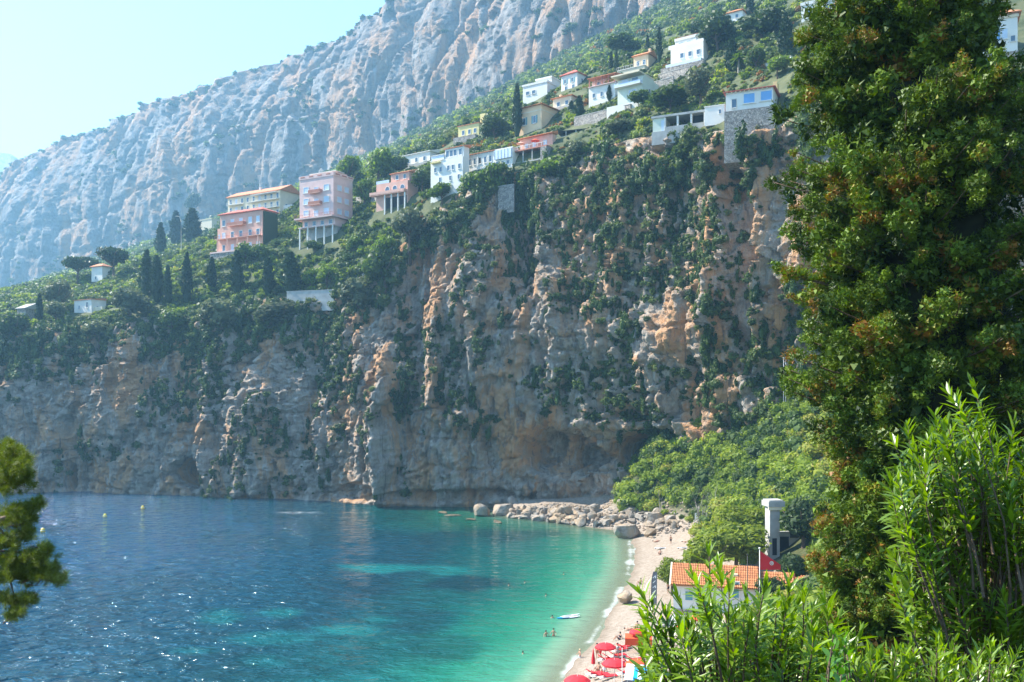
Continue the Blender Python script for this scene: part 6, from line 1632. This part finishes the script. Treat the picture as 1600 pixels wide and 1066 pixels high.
# ---- the big conifer at the right
r = np.random.default_rng(5)
TX, TY = 10.1, 22.5; tz = gz(TX, TY)
top_z = 50.0
def pad_proto():
    """a bumpy pad of overlapping scale leaves, unit radius, long axis +z"""
    n = 140; k_ = 6
    cc = r.normal(size=(k_, 3)); cc = nrmz(cc) * np.array([.62, .62, .8]) * r.uniform(.6, 1, (k_, 1)); rd = r.uniform(.32, .52, k_)
    li = r.integers(0, k_, n); dv = nrmz(r.normal(size=(n, 3))); p = cc[li] + dv * rd[li][:, None]
    tg = nrmz(np.cross(dv, r.normal(size=(n, 3)))); d_ = nrmz(tg * .6 + dv * .75 + np.array([0, 0, .5])); w_ = nrmz(np.cross(d_, dv)); s_ = r.uniform(.16, .32, n)[:, None]
    lv_ = np.stack([p - w_ * s_ * .17, p + w_ * s_ * .17, p + d_ * s_ * 1.15], 1)
    out = [lv_]
    for j in range(k_):                                         # the twig mass under the leaves
        bm_ = bmesh.new(); bmesh.ops.create_icosphere(bm_, subdivisions=1, radius=rd[j] * .8)
        vs = np.array([v.co for v in bm_.verts]) + cc[j]; out.append(np.array([[vs[v.index] for v in f__.verts] for f__ in bm_.faces])[::2]); bm_.free()
    return np.concatenate(out)
prot = [pad_proto() for _ in range(7)]
pos, dirs, scl, limbs, tints = [], [], [], [], []
def crown_r(z): # radius by height, from the outline in the photograph
    return float(np.interp(z, [22, 24, 26.5, 28.5, 29.6, 30.8, 33, 36, 37.6, 38.6, 39.6, 41, 44, 47], [2.3, 2.5, 2.55, 2.2, 2.2, 2.95, 3.0, 3.05, 3.15, 2.7, 2.45, 2.4, 2.0, 1.2]))
def place3(sprays, pos, dirs, scl, r, tints=None):
    TT = []
    which = r.integers(0, len(sprays), len(pos)); Q = []; z, x, y = frames(dirs, r)
    for k_, sp in enumerate(sprays):
        i = np.where(which == k_)[0]; m_ = np.stack([x[i], y[i], z[i]], 2) * scl[i][:, None, None]
        Q.append((np.einsum('nij,lvj->nlvi', m_, sp) + pos[i][:, None, None, :]).reshape(-1, 3))
        if tints is not None: TT.append(np.repeat(tints[i], sp.shape[0] * 3))
    q = np.concatenate(Q); f = np.arange(len(q)).reshape(-1, 3)
    return (q, f, np.concatenate(TT)) if tints is not None else (q, f)
for i in range(1080):
    az = r.uniform(0, 2 * PI); sec = int(az / .55); z = 22.6 + (r.integers(0, 19) + ((sec * 7) % 5) * .2) * 1.25 + r.normal() * .12
    front = math.cos(az - math.atan2(-TY, -TX - 8))          # towards the viewer and the left
    if front < -.3 and r.uniform() < .8: continue
    if front < .2 and r.uniform() < .35: continue
    Rr = crown_r(z) * r.uniform(.6, 1.12) * (1 + .45 * max(0, math.cos(az)) * (1 if z < 37.5 else 0))
    st = np.array([TX, TY, z - Rr * .2]); dirh = np.array([math.cos(az), math.sin(az), 0]); sdv = np.array([-dirh[1], dirh[0], 0])
    m_ = 7; pts_ = []; bend = r.normal() * .25
    for k_ in range(m_ + 1):
        u = k_ / m_; pts_.append(st + dirh * Rr * u + sdv * bend * Rr * u * u * .5 + np.array([0, 0, Rr * (.02 * u + .2 * u ** 2.2)]))
    limbs.append([(Vector(q), .045 * (1 - .8 * k_ / m_)) for k_, q in enumerate(pts_)])
    tb = r.uniform(.1, .6)
    for pad in range(6):                                       # rounded pads of scale leaves along the outer branch
        u = min(1, (1.0, .92, .80, .66, .52, .40)[pad] + r.normal() * .02); f_ = u * m_; j = min(int(f_), m_ - 1)
        c_ = pts_[j] + (pts_[j + 1] - pts_[j]) * (f_ - j) + (sdv * r.normal() * .34 + np.array([0, 0, r.normal() * .08])) * (1 if pad else .2)
        pr = r.uniform(.19, .40) * (.8 if pad == 0 else 1)
        pos.append(c_); dirs.append(dirh * 1.0 + np.array([0, 0, .55]) + r.normal(size=3) * .3); scl.append(pr); tints.append(np.clip(tb + r.normal() * .14 + (.36 if r.uniform() < (.16 if z < 29.5 else .012) else 0), 0, .75))
pos = np.array(pos); dirs = np.array(dirs); scl = np.array(scl)
o = thing('conifer_tree', 'huge dark conifer filling the right side of the view', 'tree', (TX, TY, tz))
q, f, tn = place3(prot, pos, dirs, scl, r, np.array(tints))
me_ = npmesh('crown', q - np.array([TX, TY, tz]), f, False, [M['bigcyp']]); a_ = me_.attributes.new('tint', 'FLOAT', 'POINT'); a_.data.foreach_set('value', tn.astype(np.float32)); c_ = link('crown', me_, o)
link('trunk', tubes('trunk', [[((0, 0, -1), .5), ((0, 0, 3), .42), ((0, 0, 12), .3), ((0, 0, 24), .1)]], M['bark'], 10), o)
link('branches', tubes('branches', [[(p_ - Vector((TX, TY, tz)), r_) for p_, r_ in L_] for L_ in limbs], M['bark'], 4), o)
print('conifer tufts', len(pos), 'tris', len(f))
# the heart of the crown: twig hull and foliage coloured dark as interior shade
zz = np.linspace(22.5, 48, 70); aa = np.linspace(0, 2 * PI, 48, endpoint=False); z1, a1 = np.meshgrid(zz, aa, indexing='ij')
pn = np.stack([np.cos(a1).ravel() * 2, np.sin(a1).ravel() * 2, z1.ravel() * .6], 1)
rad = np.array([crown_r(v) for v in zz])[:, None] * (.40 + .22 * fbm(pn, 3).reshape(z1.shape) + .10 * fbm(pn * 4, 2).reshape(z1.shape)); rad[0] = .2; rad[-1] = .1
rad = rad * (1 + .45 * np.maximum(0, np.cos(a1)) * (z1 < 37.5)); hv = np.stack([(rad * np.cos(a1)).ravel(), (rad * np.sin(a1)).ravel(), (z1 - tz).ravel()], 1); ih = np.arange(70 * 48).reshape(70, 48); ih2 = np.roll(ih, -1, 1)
link('inner_crown', npmesh('inner_crown', hv, np.stack([ih[:-1], ih2[:-1], ih2[1:], ih[1:]], -1).reshape(-1, 4), False, [plain('inner_conifer_shade', (0.022,0.025,0.009), .95, .2, 5, c2=(0.010,0.010,0.005))]), o)
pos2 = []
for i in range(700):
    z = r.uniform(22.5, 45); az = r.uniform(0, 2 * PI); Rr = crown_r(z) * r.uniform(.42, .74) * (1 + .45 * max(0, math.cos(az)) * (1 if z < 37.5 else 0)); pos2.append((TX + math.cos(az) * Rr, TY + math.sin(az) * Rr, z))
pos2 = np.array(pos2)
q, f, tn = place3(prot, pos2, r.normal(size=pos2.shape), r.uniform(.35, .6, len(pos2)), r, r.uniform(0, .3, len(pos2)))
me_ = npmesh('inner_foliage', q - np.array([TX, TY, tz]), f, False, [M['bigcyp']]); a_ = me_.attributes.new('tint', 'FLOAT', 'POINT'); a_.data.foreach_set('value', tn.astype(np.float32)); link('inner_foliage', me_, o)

# ---- pine branch reaching in from the left
r = np.random.default_rng(8)
LX, LY = -9.3, 12.0; lz = gz(LX, LY)
o = thing('foreground_pine', 'pine reaching in with needle clumps at the left edge', 'tree', (LX, LY, lz)); base = np.array([LX, LY, lz])
def needle_tuft(n=60, L=.11):
    u = r.uniform(0, 1, n); p = np.stack([r.normal(size=n) * .012, r.normal(size=n) * .012, u * .16], 1)
    d_ = nrmz(np.stack([r.normal(size=n), r.normal(size=n), .55 + .5 * u], 1)); a, b, c2 = frames(d_, r); s = L * r.uniform(.7, 1.2, n)[:, None]
    return np.stack([p - b * .0035, p + b * .0035, p + a * s + b * .002, p + a * s - b * .002], 1)
prot = [needle_tuft() for _ in range(5)]
def LP(x, y, Y=12.0): return np.array(P(x, y, Y))
clumps = [(14,735,30,26,11.6), (28,722,20,18,11.9), (8,760,26,16,11.8), (38,748,14,14,12.1), (10,702,14,10,12), (2,720,26,30,12.2),
          (55,790,14,9,12.0), (30,800,30,12,12), (8,812,26,14,12.2), (40,812,20,12,11.9), (38,835,18,16,12.2), (5,850,30,16,12.1),
          (70,862,18,8,11.8), (55,872,26,12,12), (30,885,32,14,12.1), (75,890,20,10,11.9), (10,880,24,14,12), (88,908,18,9,11.9), (60,902,26,12,12), (30,905,28,10,12.2), (5,905,20,12,12),
          (30,942,24,10,12.1), (45,940,14,8,12), (24,960,14,8,11.9), (5,935,10,8,12), (14,968,8,6,12)]
pos, scl = [], []
for (x, y, rx, ry, Y) in clumps:
    n = int(rx * ry / 6) + 8
    for k_ in range(n):
        a, b = r.normal(size=2) * .42
        pos.append(LP(x + a * rx, y + b * ry, Y + r.normal() * .25)); scl.append(r.uniform(.42, .7))
pos = np.array(pos); dirs = r.normal(size=pos.shape) * .55 + np.array([.45, -.1, .75])
q, f = place(prot, pos, dirs, np.array(scl), r)
link('crown', npmesh('crown', q - base, f, False, [M['leftpine']]), o)
paths = [[((0, 0, -1), .28), ((0, 0, 5), .22), ((.0, 0, 12), .12), ((0, 0, 14), .05)]]
def br(pts_, r0): paths.append([(Vector(LP(x, y, Y) - base), r0 * (1 - .75 * i / (len(pts_) - 1))) for i, (x, y, Y) in enumerate(pts_)])
br([(-285, 900, 12), (-100, 850, 12), (-10, 815, 12), (25, 805, 12), (55, 792, 12)], .07); br([(-285, 950, 12), (-120, 900, 12), (0, 868, 12), (40, 885, 12), (85, 905, 12)], .07)
br([(-285, 830, 12), (-100, 770, 12), (-5, 748, 12), (20, 735, 12)], .06); br([(0, 868, 12), (15, 905, 12.1), (22, 930, 12.1), (28, 958, 12)], .02); br([(-10, 815, 12), (15, 845, 12), (36, 838, 12.1)], .02); br([(-30, 860, 12), (20, 862, 12), (65, 866, 11.9)], .025); br([(-40, 870, 12), (0, 925, 12), (40, 940, 12)], .02)
for i in range(60):
    x, y, rx, ry, Y = clumps[r.integers(0, len(clumps))]; br([(x - 30 * r.uniform(.4, 1), y + 14 * r.normal(), Y), (x + r.normal() * 6, y + r.normal() * 6, Y), (x + r.normal() * rx * .6, y - ry * .4 + r.normal() * 4, Y)], .008)
link('trunk', tubes('trunk', paths[:1], M['bark'], 8), o); link('branches', tubes('branches', paths[1:], M['bark'], 5), o)

# ---- oleanders
def leafblade(L=1.0, W=.17):
    """one lance-shaped leaf, folded along the midrib, tip bent down; along +z"""
    st_ = [(0, .12), (.3, .9), (.68, .85), (1, .02)]; v = []
    for u, w_ in st_:
        bend = -.10 * u * u; v += [(-W / 2 * w_, .03 * w_ + bend, u * L), (0, bend, u * L), (W / 2 * w_, .03 * w_ + bend, u * L)]
    f = []
    for i in range(3):
        a = 3 * i; f += [(a, a + 1, a + 4, a + 3), (a + 1, a + 2, a + 5, a + 4)]
    return np.array(v), f
def shrub(name, label, stems, mat, leafL, W=.17, root=None, seed=3, whorl=3, gap=.035, spread=.75, cat='shrub', nparts=300):
    """stems: list of (tip world point, base world point); leaves in whorls along the upper part of each stem"""
    r = np.random.default_rng(seed); rt = Vector(root); o = thing(name, label, cat, rt)
    lv, lf = leafblade(1.0, W); mats_ = []; paths_ = []
    for tip, bs, ln in stems:
        tip = np.array(tip); bs = np.array(bs); mid = (tip + bs) / 2 + r.normal(size=3) * .08 * np.linalg.norm(tip - bs)
        def pt(u): return (1 - u) ** 2 * bs + 2 * u * (1 - u) * mid + u * u * tip
        paths_.append([(Vector(pt(u)) - rt, .011 * (1 - .75 * u)) for u in np.linspace(0, 1, 6)])
        tot = np.linalg.norm(tip - bs); n = int(ln / gap)
        for i in range(n):
            s_ = i * gap; u = 1 - s_ / tot
            if u < .02: break
            p_ = pt(u); ax = pt(min(1, u + .02)) - pt(u - .02); ax /= np.linalg.norm(ax)
            opening = .25 + spread * min(1, s_ / .16) + r.normal() * .28
            for w_ in range(whorl):
                an = w_ * 2 * PI / whorl + i * 1.1 + r.normal() * .25
                zax, xa, ya = ax, None, None
                h_ = np.cross(ax, [.3, .9, .1]); h_ /= np.linalg.norm(h_); k2 = np.cross(ax, h_)
                out = h_ * math.cos(an) + k2 * math.sin(an)
                d_ = ax * math.cos(opening) + out * math.sin(opening); nn_ = ax * math.sin(opening) - out * math.cos(opening); sd_ = np.cross(nn_, d_)
                L = leafL * r.uniform(.55, 1.15) * (.55 + .45 * min(1, (s_ + .03) / .10))
                mats_.append((np.stack([sd_, nn_, d_], 1) * L, p_))
    # nearest leaves as single parts, the rest joined
    score = np.array([m_[1][1] - .4 * m_[1][2] * 0 for m_ in mats_]); inview = np.array([(lambda x, y: 0 < x < 1600 and 0 < y < 1066)(*pix(*m_[1])) for m_ in mats_])
    order = np.argsort(score + np.where(inview, 0, 100))
    one = npmesh('leaf', lv, lf, True, [M[mat]])
    for i in order[:nparts]:
        A, p_ = mats_[i]; mt = Matrix(((*A[0], p_[0] - rt.x), (*A[1], p_[1] - rt.y), (*A[2], p_[2] - rt.z), (0, 0, 0, 1)))
        lo = bpy.data.objects.new('leaf', one); COL.objects.link(lo); lo.parent = o; lo.matrix_local = mt
    rest = order[nparts:]
    link('stems', tubes('stems', paths_, M['bark'], 5), o)
    if not len(rest): return o
    V_ = np.concatenate([lv @ mats_[i][0].T + (mats_[i][1] - np.array(rt)) for i in rest]); F_ = np.concatenate([np.array(lf) + k_ * len(lv) for k_ in range(len(rest))])
    c_ = link('foliage', npmesh('foliage', V_, F_, True, [M[mat]]), o); c_['kind'] = 'stuff'
    return o
rs = random.Random(12)
def oleander_stems(tips, Y, rootx, rooty, extra, fn, ln=.5):
    st_ = []
    root = np.array(P(rootx, rooty, Y))
    for x, y in tips:
        Yt = Y + rs.gauss(0, .25); tip = np.array(P(x, y, Yt)); b_ = tip + (root - tip) * rs.uniform(.55, .8); b_[2] = min(b_[2], tip[2] - .5); st_.append((tip, b_, ln * rs.uniform(.8, 1.2)))
    for i in range(extra):
        x, y, dY = fn(); Yt = Y + dY; tip = np.array(P(x, y, Yt)); b_ = tip + np.array([(root[0] - tip[0]) * .35, rs.uniform(-.1, .3), -rs.uniform(.5, .9)]); st_.append((tip, b_, ln * rs.uniform(.7, 1.1)))
    return st_
# right-hand oleander
def fnA():
    while True:
        x = rs.uniform(1390, 1690); y = rs.uniform(630, 1120)
        lim = np.interp(x, [1380, 1420, 1470, 1500, 1530, 1560, 1600, 1690], [730, 690, 660, 625, 640, 700, 680, 640])
        lo = np.interp(x, [1380, 1420, 1450, 1690], [860, 1000, 1130, 1130])
        if lim + 10 < y < lo: return x, y, rs.uniform(-.5, .9)
tipsA = [(1478, 610), (1520, 602), (1497, 625), (1418, 665), (1395, 690), (1440, 705), (1560, 690), (1585, 660), (1545, 668), (1598, 700), (1462, 650), (1532, 640), (1400, 735), (1425, 760), (1440, 830), (1415, 800)]
Y = 6.6; b = Vector(P(1560, 1150, Y)); b.z = gz(b.x, b.y)
shrub('oleander_bush', 'tall bright green oleander at the right in front of the conifer', oleander_stems(tipsA, Y, 1550, 1300, 400, fnA, .44), 'oleander', .145, .22, b, 3, 3, .036)
# bottom centre oleander
def fnB():
    while True:
        x = rs.uniform(1000, 1460); y = rs.uniform(900, 1180)
        lim = np.interp(x, [990, 1030, 1080, 1110, 1180, 1240, 1300, 1360, 1460], [960, 985, 950, 905, 950, 925, 960, 1000, 1040])
        if y > lim + 12: return x, y, rs.uniform(-.35, .7)
tipsB = [(1000, 925), (1010, 940), (1108, 862), (1122, 885), (1085, 905), (1060, 935), (1140, 915), (1165, 930), (1235, 908), (1255, 925), (1215, 935), (1185, 945), (1290, 940), (1310, 965), (1040, 960), (1095, 930), (1150, 960), (1010, 970), (1270, 960), (1345, 985), (1195, 915), (1245, 945)]
Y = 5.2; b = Vector(P(1180, 1400, Y)); b.z = gz(b.x, b.y)
shrub('oleander_bush', 'lower spreading oleander at the bottom in front of the beach hut', oleander_stems(tipsB, Y, 1180, 1350, 230, fnB, .36), 'oleander', .14, .2, b, 4, 3, .034)
# fresh shoots along the bottom right
def fnC():
    x = rs.uniform(1290, 1640); y = rs.uniform(1000, 1130); return x, max(y, float(np.interp(x, [1290, 1400, 1480, 1640], [1040, 1010, 1005, 1000]))), rs.uniform(-.3, .3)
Y = 5.0; b = Vector(P(1450, 1350, Y)); b.z = gz(b.x, b.y)
shrub('green_shrub', 'low light green shrub along the bottom right edge', oleander_stems([(1330, 1020), (1300, 1035), (1360, 1035)], Y, 1450, 1350, 130, fnC, .24), 'oleander', .10, .22, b, 6, 3, .03)
def fnD():
    return rs.uniform(1300, 1330), rs.uniform(990, 1060), rs.uniform(-.1, .1)
Y = 4.2; b = Vector(P(1310, 1400, Y)); b.z = gz(b.x, b.y)
shrub('broadleaf_shrub', 'sprig with rounded shiny leaves at the bottom right', oleander_stems([(1302, 992), (1318, 1000)], Y, 1310, 1300, 5, fnD, .25), 'broadleaf', .075, .5, b, 8, 2, .045)

# ------------------------------------------------------------------ haze
def haze():
    m = bpy.data.materials.new('haze_air'); m.use_nodes = True
    n = m.node_tree.nodes; n.clear()
    o = n.new('ShaderNodeOutputMaterial'); v = n.new('ShaderNodeVolumePrincipled')
    v.inputs['Color'].default_value = (0.34, 0.70, 1.0, 1)
    v.inputs['Density'].default_value = 0.0003
    v.inputs['Anisotropy'].default_value = 0.3
    m.node_tree.links.new(v.outputs[0], o.inputs['Volume'])
    x0, x1, y0, y1, z0, z1 = -3500, 1100, -1700, 3600, -13, 760
    vs = [(x, y, z) for z in (z0, z1) for y in (y0, y1) for x in (x0, x1)]
    fs = [(0, 2, 3, 1), (4, 5, 7, 6), (0, 1, 5, 4), (2, 6, 7, 3), (0, 4, 6, 2), (1, 3, 7, 5)]
    o_ = link('haze', npmesh('haze', np.array(vs), fs, False, [m])); o_['kind'] = 'stuff'
    tag(o_, 'pale blue sea haze filling the air of the bay', 'haze')
haze()
